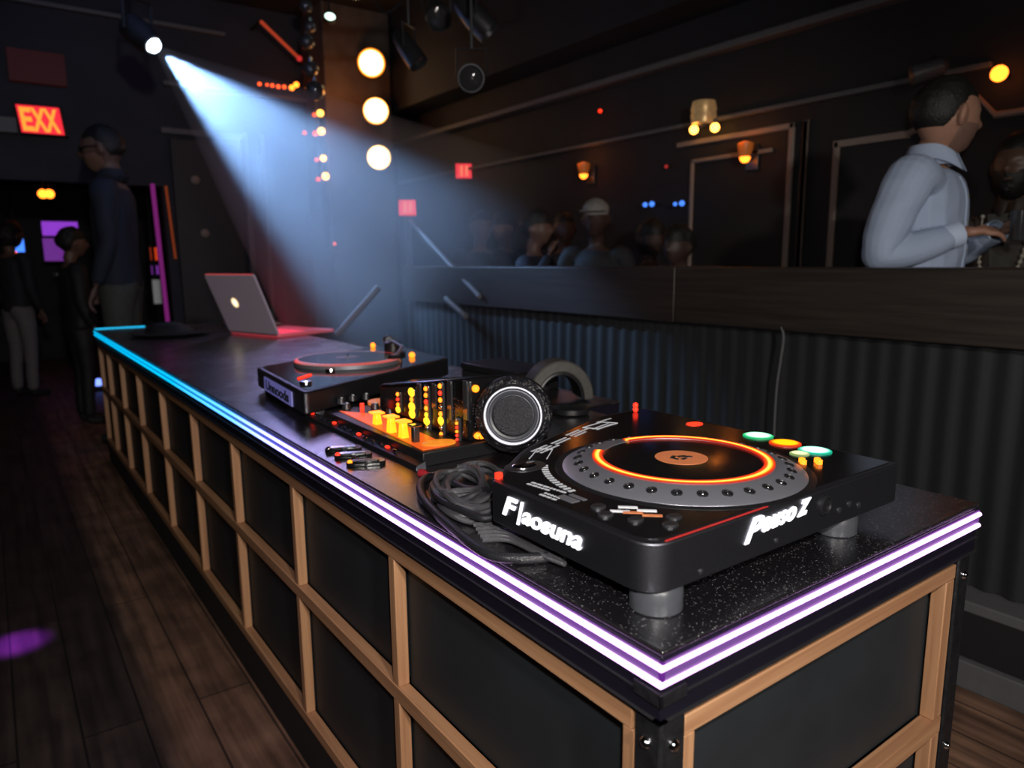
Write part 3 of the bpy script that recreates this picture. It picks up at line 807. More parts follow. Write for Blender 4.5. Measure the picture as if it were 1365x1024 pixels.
# corner bracket
MB().box((-0.003, -0.003, 0.926), (0.045, 0.002, 0.945)).box((-0.003, -0.003, 0.926), (0.002, 0.045, 0.945)).build('corner_bracket', 'steel', booth, bevel=0.002)
# steel corner posts with bolts
for x0, x1, nm in ((0.006, 0.052, 1), (BW - 0.052, BW - 0.006, 2)):
    po = MB().box((x0, 0.004, 0.0), (x1, 0.05, SLAB - 0.004)).build('corner_post', 'steel', booth, bevel=0.004)
    for z in ((0.862, 0.50, 0.15)):
        b = MB(); xc = (x0 + x1) / 2
        b.lathe([(0.009, 0), (0.009, 0.002), (0.006, 0.006), (0.0, 0.007)], 14, (xc, 0.004, z), M0=V((0, -1, 0)).to_track_quat('Z', 'Y').to_matrix())
        b.build('bolt', 'chrome', po)
        if nm == 1:
            MB().lathe([(0.009, 0), (0.009, 0.002), (0.006, 0.006), (0.0, 0.007)], 14, (x0, 0.028, z), M0=V((-1, 0, 0)).to_track_quat('Z', 'Y').to_matrix()).build('bolt', 'chrome', po)
# long front: rails, battens, panels
RX0, RX1 = 0.008, 0.036
TOPZ0, TOPZ1 = 0.862, SLAB - 0.006
for z0, z1 in ((TOPZ0, TOPZ1), (MID - 0.0175, MID + 0.0175), (BOT - 0.015, BOT + 0.018)):
    MB().box((RX0, 0.055, z0), (RX1, BL - 0.01, z1)).build('rail', 'pine_y', booth, bevel=0.002)
bys = [0.062, 0.744, 1.346, 1.955, 2.557, 3.205, 3.858, 4.47, 5.05, BL - 0.03]
for y in bys:
    for z0, z1 in ((MID + 0.018, TOPZ0), (BOT + 0.018, MID - 0.018)):
        w = 0.013 if y > 0.1 else 0.011
        MB().box((RX0 + 0.001, y - w, z0), (RX1, y + w, z1)).build('batten', 'pine_z', booth, bevel=0.002)
for ya, yb in zip(bys[:-1], bys[1:]):
    for z0, z1 in ((MID + 0.018, TOPZ0), (BOT + 0.018, MID - 0.018)):
        MB().box((0.040, ya + 0.011, z0 - 0.002), (0.055, yb - 0.011, z1 + 0.002)).build('panel', 'leather', booth)
MB().box((0.012, 0.05, 0.0), (0.06, BL - 0.01, BOT - 0.012)).build('kick_board', 'matte', booth)
# short end
for z0, z1 in ((TOPZ0 - 0.002, TOPZ1 - 0.012), (0.5375, 0.5725), (BOT - 0.015, BOT + 0.018)):
    MB().box((0.055, RX0, z0), (BW - 0.055, RX1, z1)).build('rail', 'pine_x', booth, bevel=0.002)
for xa in (0.055, BW - 0.087):
    for z0, z1 in ((0.573, TOPZ0 - 0.003), (BOT + 0.018, 0.537)):
        w = 0.022 if xa < 0.1 else 0.032
        MB().box((xa, RX0 + 0.001, z0), (xa + w, RX1, z1)).build('batten', 'pine_z', booth, bevel=0.002)
for z0, z1 in ((0.571, TOPZ0), (BOT + 0.016, 0.539)):
    MB().box((0.075, 0.040, z0), (BW - 0.085, 0.055, z1)).build('panel', 'leather', booth)
MB().box((0.06, 0.02, 0.0), (BW - 0.05, 0.06, BOT - 0.012)).build('kick_board', 'matte', booth)
MB().box((BW - 0.05, 0.05, 0.0), (BW - 0.03, 1.3, SLAB - 0.002)).build('back_board', 'matte', booth)
MB().box((0.06, BL - 0.05, 0.0), (BW - 0.05, BL - 0.02, SLAB - 0.002)).build('end_board', 'matte', booth)
MB().box((1.0, 1.36, 0.0), (1.03, BL - 0.05, SLAB - 0.002)).build('back_board', 'matte', booth)

# ------------------------------------------------------------------ near media player
CX0, CX1, CY0, CY1 = 0.033, 0.662, 0.052, 0.665
CZ0, CZ1 = 1.036, 1.105
cdj = thing('media_player', 'large black media player with glowing orange jog ring on near booth corner', 'media player', (0.35, 0.35, 1.0))
poly = rounded([(CX0, CY0), (CX1, CY0), (CX1, CY1), (0.50, CY1), (0.20, 0.540), (CX0, 0.405)], [0.044, 0.012, 0.02, 0.02, 0.04, 0.004], 9)
body = MB().prism(poly, CZ0, CZ1).build('body', 'satin', cdj, bevel=0.003, seg=3)
inner = rounded([(CX0 + 0.012, CY0 + 0.012), (CX1 - 0.012, CY0 + 0.012), (CX1 - 0.012, CY1 - 0.012), (0.502, CY1 - 0.012), (0.205, 0.531), (CX0 + 0.012, 0.398)], [0.034, 0.01, 0.015, 0.015, 0.035, 0.004], 9)
MB().prism(inner, CZ1 - 0.002, CZ1 + 0.0015).build('faceplate', 'blackgloss', cdj)
for fx, fy in ((0.081, 0.086), (0.528, 0.09), (0.560, 0.58), (0.13, 0.40)):
    ft = MB().lathe([(0.034, 0.0), (0.036, 0.002), (0.036, CZ0 - 1.0 - 0.006), (0.032, CZ0 - 1.0)], 36, (fx, fy, 1.0)).build('foot', 'rubber', cdj)
JC = V((0.335, 0.266, CZ1))
jog = MB().lathe([(0.206, 0.0), (0.205, 0.003), (0.198, 0.007), (0.160, 0.0180), (0.156, 0.0190), (0.136, 0.0190), (0.134, 0.014), (0.0, 0.014)], 96, JC).build('jog_wheel', 'silver', cdj)
# dark conical outer skirt
MB().lathe([(0.218, 0.0), (0.218, 0.002), (0.206, 0.003), (0.206, 0.0)], 96, JC).build('jog_skirt', 'black', cdj)
rd = [(0.0, (1, 0.08, 0.0)), (0.885, (0.6, 0.012, 0.0)), (0.915, (1.5, 0.12, 0.0)), (0.94, (3, 1.5, 0.22)), (0.955, (2.4, 0.9, 0.05)), (0.978, (1.3, 0.09, 0.0)), (1.0, (0.6, 0.01, 0.0))]
M['jogring'] = emat_radial('jog_ring_glow', rd, 1.0, 0.1535)
ga = math.radians(105)
b = MB().lathe([(0.1350, 0.0190), (0.1350, 0.0210), (0.1535, 0.0210), (0.1535, 0.0190), (0.1350, 0.0190)], 110, (0, 0, 0), a0=ga + 0.33, a1=ga + 2 * PI - 0.33)
b.bm.transform(Matrix.Translation(JC))
b.build('light_ring', 'jogring', jog, origin=JC + V((0, 0, 0.0200)))
MB().lathe([(0.1350, 0.0135), (0.1350, 0.0184), (0.132, 0.0188), (0.0, 0.0188)], 80, JC).build('display_disc', 'blackgloss', jog)
M['orangelabel'] = mat('orange_label', (0.62, 0.20, 0.08), 0.5, nscale=30, namt=0.15, emit=(1, 0.28, 0.1), estr=0.16)
lab = MB().lathe([(0.045, 0.0188), (0.045, 0.0195), (0.0, 0.0195)], 48, JC).build('centre_label', 'orangelabel', jog)
b = MB()
for dx, dy, w, h, r in ((-0.012, 0.008, 0.018, 0.007, 0.5), (0.004, 0.002, 0.016, 0.009, -0.3), (-0.004, -0.010, 0.014, 0.006, 0.2), (0.012, -0.006, 0.008, 0.012, 0.8), (-0.016, -0.002, 0.006, 0.010, 0.1)):
    m = Matrix.Translation(JC + V((dx, dy, 0.0196))) @ Matrix.Rotation(r, 4, 'Z')
    b.x = m; b.box((-w / 2, -h / 2, 0), (w / 2, h / 2, 0.0008))
b.build('label_print', 'darkmetal', lab)
# finger dimples round the sloping rim
slope = math.atan2(0.020, 0.028)
dimp = None
for k in range(30):
    a = 2 * PI * k / 30 + 0.05
    q = Matrix.Translation(JC + V((0.179 * math.cos(a), 0.179 * math.sin(a), 0.0127))) @ Matrix.Rotation(a, 4, 'Z') @ Matrix.Rotation(math.atan2(0.028, 0.020) * 0 + math.radians(20), 4, 'Y')
    if dimp is None:
        dimp = MB().lathe([(0.0085, -0.002), (0.0085, 0.0012), (0.0066, 0.0022), (0.0058, 0.0006), (0.0, 0.0002)], 18).build('dimple', 'black', jog, origin=(0, 0, 0))
        dimp.matrix_basis = wmat(jog).inverted() @ q
        st = MB().ball((0, 0, -0.0005), 0.0032, 10, 6).build('stud', 'chrome', None, origin=(0, 0, 0)); st.parent = dimp
    else:
        c = dimp.copy(); COL.objects.link(c); c.matrix_basis = wmat(jog).inverted() @ q
        s2 = st.copy(); COL.objects.link(s2); s2.parent = c
for o in [q for q in bpy.data.objects if q.name.startswith('stud')]:   # keep to three levels: stud becomes a plain sub-part
    mw = o.parent.matrix_basis.copy(); o.parent = jog; o.matrix_basis = mw
def pad(name, x, y, rx, ry, m, z=CZ1 + 0.0015, h=0.006, rz=0.0, par=cdj):
    b = MB(Matrix.Translation((x, y, z)) @ Matrix.Rotation(rz, 4, 'Z') @ Matrix.Diagonal((rx, ry, 1, 1)))
    b.lathe([(1, 0), (1, h * 0.6), (0.86, h), (0, h)], 32)
    return b.build(name, m, par, origin=(x, y, z))
def glowpad(nm, core, rim):
    return emat_radial(nm, [(0.0, core), (0.66, core), (0.9, rim), (1.0, tuple(c * 0.5 for c in rim))], 1.0, 0.030)
M['padgreen'] = glowpad('green_pad_glow', (1.0, 1.6, 1.2), (0.02, 0.75, 0.25))
M['padteal'] = glowpad('teal_pad_glow', (1.0, 1.6, 1.4), (0.0, 0.70, 0.42))
M['padamber'] = glowpad('amber_pad_glow', (1.5, 0.85, 0.0), (1.2, 0.06, 0.0))
M['padwhite'] = emat_radial('white_pad_glow', [(0, (1.3, 1.3, 0.9)), (0.7, (0.9, 1.0, 0.5)), (1, (0.2, 0.3, 0.1))], 1.0, 0.018)
pad('play_button', 0.628, 0.318, 0.030, 0.030, 'padgreen', h=0.0035)
pad('cue_button', 0.618, 0.250, 0.030, 0.030, 'padamber', h=0.0035)
pad('play_button', 0.612, 0.184, 0.030, 0.030, 'padteal', h=0.0035)
pad('small_button', 0.572, 0.190, 0.019, 0.017, 'padwhite', h=0.003)
for x, y in ((0.517, 0.148), (0.527, 0.157), (0.540, 0.132), (0.549, 0.141)):
    b = MB().lathe([(0.0055, 0), (0.0055, 0.008), (0.0, 0.010)], 12, (x, y, CZ1 + 0.001)); b.build('indicator', 'orangeled', cdj)
for dx, dz in ((0, 0), (0.008, 0.008)):
    MB().ball((0.607 + dx, 0.640 + dx, CZ1 + 0.008 + dz), 0.0065, 12, 8).build('indicator', 'redled', cdj)
pad('badge', 0.615, 0.470, 0.020, 0.016, 'redled', h=0.002)
pad('silver_button', 0.122, 0.434, 0.024, 0.018, 'chrome', h=0.006)
pad('button_plate', 0.125, 0.435, 0.040, 0.030, 'darkmetal', h=0.0015)
MB().box((0.045, 0.405, CZ1 - 0.006), (0.055, 0.414, CZ1 + 0.010)).build('indicator', 'redled', cdj)
# printed markings (silk-screened lines of tiny print)
def prints(x, y, ang, rows, m='faint_ink', name='marking'):
    b = MB(Matrix.Translation((x, y, CZ1 + 0.0016)) @ Matrix.Rotation(ang, 4, 'Z'))
    for j, ln in enumerate(rows):
        p = 0.0
        for w in ln:
            if w > 0: b.box((p, -j * 0.010, 0), (p + w, -j * 0.010 + 0.0048, 0.0006))
            p += abs(w) + 0.003
    return b.build(name, m, cdj)
rr = random.Random(3)
def words(n): return [rr.choice((0.004, 0.006, 0.009, 0.012)) for _ in range(n)]
prints(0.195, 0.505, 0.36, [words(6), words(5), words(6)])
prints(0.262, 0.528, 0.36, [words(7), words(4)])
prints(0.330, 0.563, 0.36, [words(6), words(6), words(4)])
prints(0.41, 0.570, 0.30, [words(7), words(6)])
prints(0.46, 0.612, 0.20, [words(6)])
b = MB(); 
for (x0, y0), (x1, y1) in (((0.40, 0.595), (0.47, 0.610)), ((0.47, 0.610), (0.49, 0.580)), ((0.40, 0.595), (0.42, 0.567)), ((0.42, 0.567), (0.49, 0.580)),
                           ((0.16, 0.470), (0.215, 0.515)), ((0.215, 0.515), (0.235, 0.495)), ((0.235, 0.495), (0.185, 0.450))):
    b.tube([(x0, y0, CZ1 + 0.0018), (x1, y1, CZ1 + 0.0018)], 0.0011, 6)
b.build('outline_print', 'faint_ink', cdj)
prints(0.075, 0.355, -1.45, [words(7), words(5)])
prints(0.058, 0.300, -1.5, [words(5), words(3)])
MB().box((0.062, 0.238, CZ1 + 0.001), (0.078, 0.275, CZ1 + 0.0024)).box((0.083, 0.236, CZ1 + 0.001), (0.091, 0.270, CZ1 + 0.0024)).build('sticker', 'silver', cdj)
for k, (x, y, m) in enumerate(((0.115, 0.175, 'silver'), (0.105, 0.155, 'redled'), (0.094, 0.170, 'silver'), (0.126, 0.148, 'silver'), (0.118, 0.130, 'redled'))):
    MB(Matrix.Translation((x, y, CZ1 + 0.001)) @ Matrix.Rotation(-0.75, 4, 'Z')).box((-0.014, -0.004, 0), (0.014, 0.004, 0.0012)).build('sticker', 'white_ink' if m == 'silver' else M['orangelabel'], cdj)
for x, y in ((0.080, 0.200), (0.066, 0.170), (0.135, 0.105), (0.108, 0.088), (0.085, 0.130)):
    pad('small_button', x, y, 0.012, 0.010, 'darkmetal', h=0.004)
pts = [(JC.x + 0.236 * math.cos(a), JC.y + 0.236 * math.sin(a), CZ1 + 0.0018) for a in [math.radians(d) for d in range(140, 178, 3)]]
b = MB()
for i, p in enumerate(pts):
    a = math.radians(140 + 3 * i)
    b.x = Matrix.Translation(p) @ Matrix.Rotation(a, 4, 'Z'); b.box((-0.006, -0.003, 0), (0.006, 0.003, 0.0006))
b.build('tempo_print', 'faint_ink', cdj)
# red reflection along the front lip, painted as a glowing strip
MB().box((CX0 + 0.03, CY0 + 0.003, CZ1 + 0.0005), (0.30, CY0 + 0.005, CZ1 + 0.002)).build('lip_reflection', mat('dim_red_glow', (0.3, 0.02, 0.02), 0.3, emit=(1, 0.06, 0.05), estr=0.28), cdj)
# lettering on both visible sides
def side_l(y, z): return frame((CX0 - 0.0012, y, z), (0, -1, 0), (0, 0, 1))
def side_f(x, z): return frame((x, CY0 - 0.0012, z), (1, 0, 0.03), (0, 0, 1))
text_mesh('lettering', 'F', 'logo', cdj, 0.046, side_l(0.374, 1.0590), shear=0.35, offset=0.0012, width=0.042)
MB(side_l(0.335, 1.0520) @ Matrix(((1, 0.30, 0, 0), (0, 1, 0, 0), (0, 0, 1, 0), (0, 0, 0, 1)))).box((0, 0, -0.001), (0.0055, 0.040, 0.0012)).build('lettering', 'logo', cdj)
text_mesh('lettering', 'aosuna', 'logo', cdj, 0.040, side_l(0.322, 1.0590), shear=0.30, offset=0.0009, width=0.140)
text_mesh('lettering', 'P', 'logo', cdj, 0.048, side_f(0.222, 1.0640), shear=0.45, offset=0.0012, width=0.044)
text_mesh('lettering', 'auso', 'logo', cdj, 0.040, side_f(0.262, 1.0730), shear=0.42, offset=0.0009, width=0.084)
text_mesh('lettering', 'z', 'logo', cdj, 0.050, side_f(0.350, 1.0760), shear=0.5, offset=0.0009, width=0.034)
qf = V((0, -1, 0)).to_track_quat('Z', 'Y').to_matrix()
for x, z, r in ((0.130, 1.048, 0.0045), (0.300, 1.050, 0.0045), (0.470, 1.060, 0.006), (0.50, 1.064, 0.006), (0.53, 1.056, 0.006)):
    MB().lathe([(r, 0), (r, 0.0015), (r * 0.5, 0.003), (0, 0.003)], 12, (x, CY0, z), M0=qf).build('screw', 'darkmetal', cdj)
MB().lathe([(0.017, 0), (0.017, 0.003), (0.013, 0.005), (0.012, 0.002), (0, 0.002)], 24, (0.425, CY0, 1.078), M0=qf).build('jack_socket', 'black', cdj)
# ------------------------------------------------------------------ mixer between the two decks
mix = thing('mixer', 'black DJ mixer with orange lit control plate and upright glowing level meters', 'mixer', (0.4, 1.15, 1.0))
MX0, MX1, MY0, MY1, MZ = 0.155, 0.52, 0.862, 1.455, 1.034
MB().box((MX0, MY0, 1.0), (MX1, MY1, MZ)).build('body', 'black', mix, bevel=0.003)
# low front lip with a row of glittering buttons
MB().hexa([(0.128, 0.845, 1.0), (MX0, 0.845, 1.0), (MX0, 1.70, 1.0), (0.128, 1.70, 1.0)],
          [(0.132, 0.850, 1.010), (MX0, 0.850, 1.018), (MX0, 1.70, 1.018), (0.132, 1.70, 1.010)]).build('front_lip', 'satin', mix, bevel=0.001)
r2 = random.Random(11)
for k in range(16):
    y = 0.98 + k * 0.042
    m = ('chrome', 'redled', 'chrome', 'darkmetal')[k % 4] if k not in (5, 9) else 'redled'
    o = MB().ball((0.145 + r2.uniform(-0.003, 0.003), y, 1.017), 0.006, 10, 6, s=(1, 1.5, 0.6)).build('front_button', M['chrome'] if m != 'redled' else M['redled'], mix)
M['plateglow'] = mat('orange_lit_plate', (0.3, 0.08, 0.02), 0.35, emit=(1, 0.115, 0.008), estr=0.75, nscale=14, namt=0.5)
MB().hexa([(0.166, 0.880, MZ), (0.235, 0.880, MZ), (0.262, 1.30, MZ), (0.190, 1.42, MZ)],
          [(0.166, 0.880, MZ + 0.002), (0.235, 0.880, MZ + 0.002), (0.262, 1.30, MZ + 0.002), (0.190, 1.42, MZ + 0.002)]).build('lit_plate', 'plateglow', mix)
M['faderglow'] = mat('amber_fader_glow', (0.4, 0.2, 0.02), 0.3, emit=(1, 0.50, 0.01), estr=1.5)
for (u, v), hgt in zip(((503, 566), (522, 577), (538, 584)), (0.030, 0.040, 0.040)):
    p = onz(u, v, MZ)
    f = MB().hexa([(p.x - 0.010, p.y - 0.012, MZ), (p.x + 0.010, p.y - 0.012, MZ), (p.x + 0.010, p.y + 0.012, MZ), (p.x - 0.010, p.y + 0.012, MZ)],
                  [(p.x - 0.007, p.y - 0.009, MZ + hgt), (p.x + 0.007, p.y - 0.009, MZ + hgt), (p.x + 0.007, p.y + 0.009, MZ + hgt), (p.x - 0.007, p.y + 0.009, MZ + hgt)]).build('fader', 'faderglow', mix, bevel=0.002)
    MB().box((p.x - 0.016, p.y - 0.018, MZ + hgt), (p.x + 0.016, p.y + 0.018, MZ + hgt + 0.005)).build('fader_cap', 'orangeled', f, bevel=0.002)
p = onz(554, 590, MZ); f = MB().box((p.x - 0.008, p.y - 0.008, MZ), (p.x + 0.008, p.y + 0.008, MZ + 0.040)).build('fader', 'darkmetal', mix, bevel=0.002)
MB().box((p.x - 0.014, p.y - 0.012, MZ + 0.040), (p.x + 0.014, p.y + 0.012, MZ + 0.045)).build('fader_cap', 'chrome', f, bevel=0.002)
# amber round knob and small lamps
p = onz(507, 534, MZ + 0.01); MB().lathe([(0.038, 0.0), (0.038, 0.010), (0.030, 0.012), (0, 0.012)], 28, (p.x, p.y, MZ)).build('jog_pad', mat('orange_pad', (0.6, 0.2, 0.04), 0.4, emit=(1, 0.25, 0.05), estr=0.5), mix)
p = onz(483, 549, MZ); MB().cyl((p.x, p.y, MZ), (p.x, p.y, MZ + 0.025), 0.006, seg=10).build('indicator', 'redled', mix)
for k, (u, v) in enumerate(((455, 538), (470, 534), (488, 532), (500, 545), (462, 545), (520, 552))):
    p = onz(u, v, MZ); kb = MB().lathe([(0.013, 0), (0.011, 0.016), (0, 0.018)], 16, (p.x, p.y, MZ)).build('knob', 'darkmetal', mix)
    MB().box((p.x - 0.0015, p.y - 0.010, MZ + 0.0175), (p.x + 0.0015, p.y, MZ + 0.0195)).build('knob_mark', 'white_ink', kb)
# raised meter bridge whose dark face carries five meters
BX = 0.285
b = MB()
b.hexa([(BX, 0.872, MZ), (0.46, 0.872, MZ), (0.46, 1.44, MZ), (BX, 1.36, MZ)],
       [(BX + 0.004, 0.875, 1.192), (0.46, 0.875, 1.186), (0.46, 1.44, 1.10), (BX + 0.004, 1.36, 1.112)])
bridge = b.build('meter_bridge', 'blackgloss', mix, bevel=0.012, seg=3)
def meter(u, v0, v1, n, mats, w=0.012, big=()):
    lo, hi = onx(u, v0, BX), onx(u + (0), v1, BX)
    y = (lo.y + hi.y) / 2
    mt = MB().box((BX - 0.005, y - w, lo.z), (BX + 0.002, y + w, hi.z)).build('level_meter', 'glass', mix, bevel=0.001)
    dz = (hi.z - lo.z) / n
    for k in range(n):
        z = lo.z + dz * (k + 0.5)
        rr_ = dz * (0.62 if k in big else 0.36)
        mm = mats[min(k, len(mats) - 1)]
        if mm is None: continue
        MB().ball((BX - 0.006, y, z), 1.0, 12, 8, s=(0.005, min(rr_, w * 0.9) * (1.35 if k in big else 1.0), rr_)).build('meter_lamp', mm, mt)
Y_, O_, R_, C_ = 'yellowled', 'orangeled', 'redled', 'chrome'
meter(533, 549, 522, 4, [Y_, O_, R_, O_], big=(0,))
meter(551.5, 556, 518, 4, [Y_, Y_, O_, Y_], 0.016, big=(0, 1, 3))
meter(571, 582, 514, 8, [O_, C_, Y_, Y_, O_, R_, O_, O_], big=(2,))
meter(590, 583, 510, 8, [O_, C_, Y_, O_, C_, O_, R_, O_], 0.010, big=(2,))
meter(612, 588, 556, 6, [R_, R_, O_, R_, O_, C_], 0.009)
for u in (560, 580, 601, 622):
    lo, hi = onx(u, 545 if u < 600 else 560, BX), onx(u, 512 if u < 600 else 508, BX)
    MB().box((BX - 0.004, lo.y - 0.010, lo.z), (BX + 0.002, lo.y + 0.010, hi.z)).build('blank_meter', 'glass', mix, bevel=0.001)
b = MB()
for k in range(70):
    u, v = r2.uniform(600, 640), r2.uniform(530, 585); p = onx(u, v, BX)
    b.ball((BX - 0.001, p.y, p.z), 0.0016, 6, 4)
g = b.build('glitter', 'chrome', bridge); g['kind'] = 'stuff'
p = onx(645, 512, BX)
MB().ball((BX + 0.02, 0.868, 1.165), 0.009, 12, 8).build('indicator', 'orangeled', mix)
# amber strips at the foot of the meters
M['amberplate'] = mat('amber_lit_disc', (0.4, 0.15, 0.02), 0.4, emit=(1, 0.28, 0.02), estr=0.7, nscale=90, namt=0.8)
p = onz(585, 592, MZ); MB(Matrix.Translation((p.x, p.y, MZ)) @ Matrix.Rotation(-0.2, 4, 'Z') @ Matrix.Diagonal((0.042, 0.026, 1, 1))).lathe([(1, 0), (1, 0.004), (0.9, 0.006), (0, 0.006)], 28).build('lit_dial', 'amberplate', mix)
p = onx(633, 577, BX)
MB().ball((0.320, 0.868, 1.050), 0.016, 12, 8, s=(1.4, 0.6, 0.6)).build('indicator', 'orangeled', mix)

# ------------------------------------------------------------------ headphones leaning on the mixer
HC = V((0.356, 0.788, 1.107))
hp = thing('headphones', 'black headphones with white ringed ear cup, leaning against the mixer', 'headphones', (HC.x, HC.y, 1.0))
nrm = (CAM_LOC - HC); nrm.z *= 0.55; nrm.x -= 0.12; nrm.normalize()
HQ = nrm.to_track_quat('Z', 'Y').to_matrix()
MB().lathe([(0.078, -0.058), (0.090, -0.050), (0.093, -0.030), (0.090, -0.012), (0.078, -0.002), (0.068, 0.000)], 56, HC, M0=HQ).build('ear_pad', mat('crinkled_black_leatherette', (0.012, 0.012, 0.015), 0.22, nscale=70, namt=0.5, bump=1.2), hp)
cup = MB().lathe([(0.074, -0.006), (0.074, 0.006), (0.069, 0.010), (0.062, 0.0085), (0.060, 0.004), (0.050, 0.004), (0.048, 0.001), (0.0, 0.004)], 56, HC, M0=HQ).build('ear_cup', 'satin', hp)
MB().lathe([(0.0642, 0.0085), (0.0648, 0.0112), (0.0668, 0.0112), (0.0676, 0.0085)], 64, HC, M0=HQ, caps=False).build('cup_ring', mat('white_lit_ring', (0.8, 0.8, 0.85), 0.3, emit=(0.9, 0.92, 1), estr=0.9), cup)
MB().lathe([(0.0475, 0.0030), (0.045, 0.0075), (0.030, 0.0125), (0.015, 0.0145), (0.0, 0.015)], 48, HC, M0=HQ).build('speaker_mesh', mat('perforated_mesh', (0.085, 0.085, 0.095), 0.38, 0.4, nscale=260, namt=0.9, bump=0.9), cup)
MB().lathe([(0.058, 0.0042), (0.055, 0.0065), (0.050, 0.0050)], 48, HC, M0=HQ, caps=False).build('cup_step', 'rubber', cup)
b = MB()
for k in range(90):
    a = r2.uniform(-0.6, PI + 0.5); q = V((0.0905 * math.cos(a), 0.0905 * math.sin(a), r2.uniform(-0.045, -0.008)))
    b.ball(HC + HQ @ q, r2.uniform(0.0008, 0.0018), 6, 4)
g = b.build('glitter', 'chrome', hp); g['kind'] = 'stuff'
# second cup lying behind, and the padded band arching up between them
AC = V((0.89, 1.275, 1.0))
fw = V((AC.x - CAM_LOC.x, AC.y - CAM_LOC.y, 0)).normalized(); sd = V((fw.y, -fw.x, 0))
AR = 0.082
pts = []; sec = []
AX = (sd * 0.93 + fw * 0.36).normalized(); AD = V((-AX.y, AX.x, 0))
def arch_strip(r_in, r_out, half, a0, a1, n=30):
    b = MB(); ring = []
    for i in range(n + 1):
        a = a0 + (a1 - a0) * i / n
        c_, s_ = math.cos(a), math.sin(a)
        for rr_, hh in ((r_in, -half), (r_in, half), (r_out, half * 0.9), (r_out, -half * 0.9)):
            ring.append(AC + AX * (rr_ * c_) + V((0, 0, 1)) * (rr_ * s_ * 1.12 + 0.012) + AD * hh)
    f = []
    for i in range(n):
        for k in range(4):
            l = (k + 1) % 4
            f.append((i * 4 + k, i * 4 + l, i * 4 + 4 + l, i * 4 + 4 + k))
    f.append((0, 1, 2, 3)); f.append((n * 4 + 3, n * 4 + 2, n * 4 + 1, n * 4))
    return b._add(ring, f)
band = arch_strip(0.082, 0.116, 0.048, -0.05, PI + 0.12).build('headband', 'grey', hp, bevel=0.006, seg=2)
arch_strip(0.073, 0.083, 0.042, 0.05, PI - 0.02).build('band_padding', 'black', band, bevel=0.003)
b = MB()
e0 = AC + AX * (-0.080) + V((0, 0, 0.02))
b.tube([e0, e0.lerp(HC, 0.35) + V((0, 0, 0.0)), HC + V((0.10, 0.14, -0.05)), HC - nrm * 0.05 + V((0.03, 0.02, 0.0))], 0.006, 10)
b.build('yoke', 'darkmetal', hp)
MB().lathe([(0.050, 0.0), (0.058, 0.006), (0.058, 0.020), (0.046, 0.026), (0, 0.026)], 36, (0.80, 1.10, 1.0)).build('ear_cup', 'black', hp)

# ------------------------------------------------------------------ closed flat case behind the mixer
cs = thing('equipment_case', 'closed flat black equipment case behind the mixer on the counter back', 'case', (0.96, 1.65, 1.0))
MB().box((0.865, 1.46, 1.0), (1.055, 1.83, 1.045)).build('base', 'matte', cs, bevel=0.004)
MB().box((0.863, 1.457, 1.047), (1.057, 1.833, 1.075)).build('lid', 'black', cs, bevel=0.005)
MB().box((0.89, 1.450, 1.035), (0.92, 1.4575, 1.060)).box((1.00, 1.450, 1.035), (1.03, 1.4575, 1.060)).build('latch', 'darkmetal', cs, bevel=0.001)

# ------------------------------------------------------------------ turntable
TZ0, TZ1 = 1.022, 1.090
N_, R_p, L_p = V((0.105, 1.475, 0)), V((0.835, 1.87, 0)), V((0.155, 2.10, 0))
F_ = L_p + R_p - N_
tt = thing('turntable', 'dark turntable with red reflections on its platter, beyond the mixer', 'turntable', ((N_ + F_) / 2 + V((0, 0, 1.0))))
tp = rounded([tuple(N_.xy), tuple(R_p.xy), tuple(F_.xy), tuple(L_p.xy)], [0.03, 0.02, 0.02, 0.03])
MB().prism(tp, TZ0, TZ1).build('plinth', 'satin', tt, bevel=0.006)
cen = (N_ + F_) / 2
def tin(p, k): return (cen + (p - cen) * k)
MB().prism(rounded([tuple(tin(q, 0.95).xy) for q in (N_, R_p, F_, L_p)], [0.03] * 4), TZ1 - 0.001, TZ1 + 0.0012).build('top_plate', 'glass', tt)
for q in (N_, R_p, F_, L_p):
    f = tin(q, 0.84)
    MB().lathe([(0.030, 0.0), (0.032, 0.004), (0.028, TZ0 - 0.999)], 24, (f.x, f.y, 1.0)).build('foot', 'rubber', tt)
PC = V((0.462, 1.985, TZ1))
pl = MB().lathe([(0.195, 0.001), (0.197, 0.004), (0.192, 0.016), (0.184, 0.020), (0.0, 0.020)], 64, PC).build('platter', 'silver', tt)
MB().lathe([(0.182, 0.020), (0.180, 0.0225), (0.0, 0.0225)], 64, PC).build('record', 'blackgloss', pl)
MB().lathe([(0.045, 0.0225), (0.045, 0.0232), (0, 0.0232)], 32, PC).build('record_label', 'darkmetal', pl)
MB().lathe([(0.004, 0.0232), (0.004, 0.034), (0.0, 0.036)], 10, PC).build('spindle', 'chrome', pl)
M['platterreflection'] = emat_alongy('platter_edge_reflection', [(0.0, (0.55, 0.07, 0.05)), (0.3, (0.42, 0.16, 0.16)), (0.6, (0.8, 0.05, 0.04)), (0.8, (0.5, 0.30, 0.36)), (1.0, (0.5, 0.2, 0.22))], 1.0, PC.y - 0.2, PC.y + 0.2)  # red reflections on the platter edge, painted as emission
MB().lathe([(0.1935, 0.0160), (0.1910, 0.0205), (0.1835, 0.0228), (0.1800, 0.0228)], 72, PC, caps=False).build('platter_rim_reflection', 'platterreflection', pl)
b = MB()
ta = V((0.700, 2.085, TZ1))
b.lathe([(0.050, 0), (0.050, 0.012), (0.036, 0.016), (0.034, 0.052), (0.022, 0.058), (0, 0.058)], 28, ta)
arm = b.build('tonearm_base', 'black', tt)
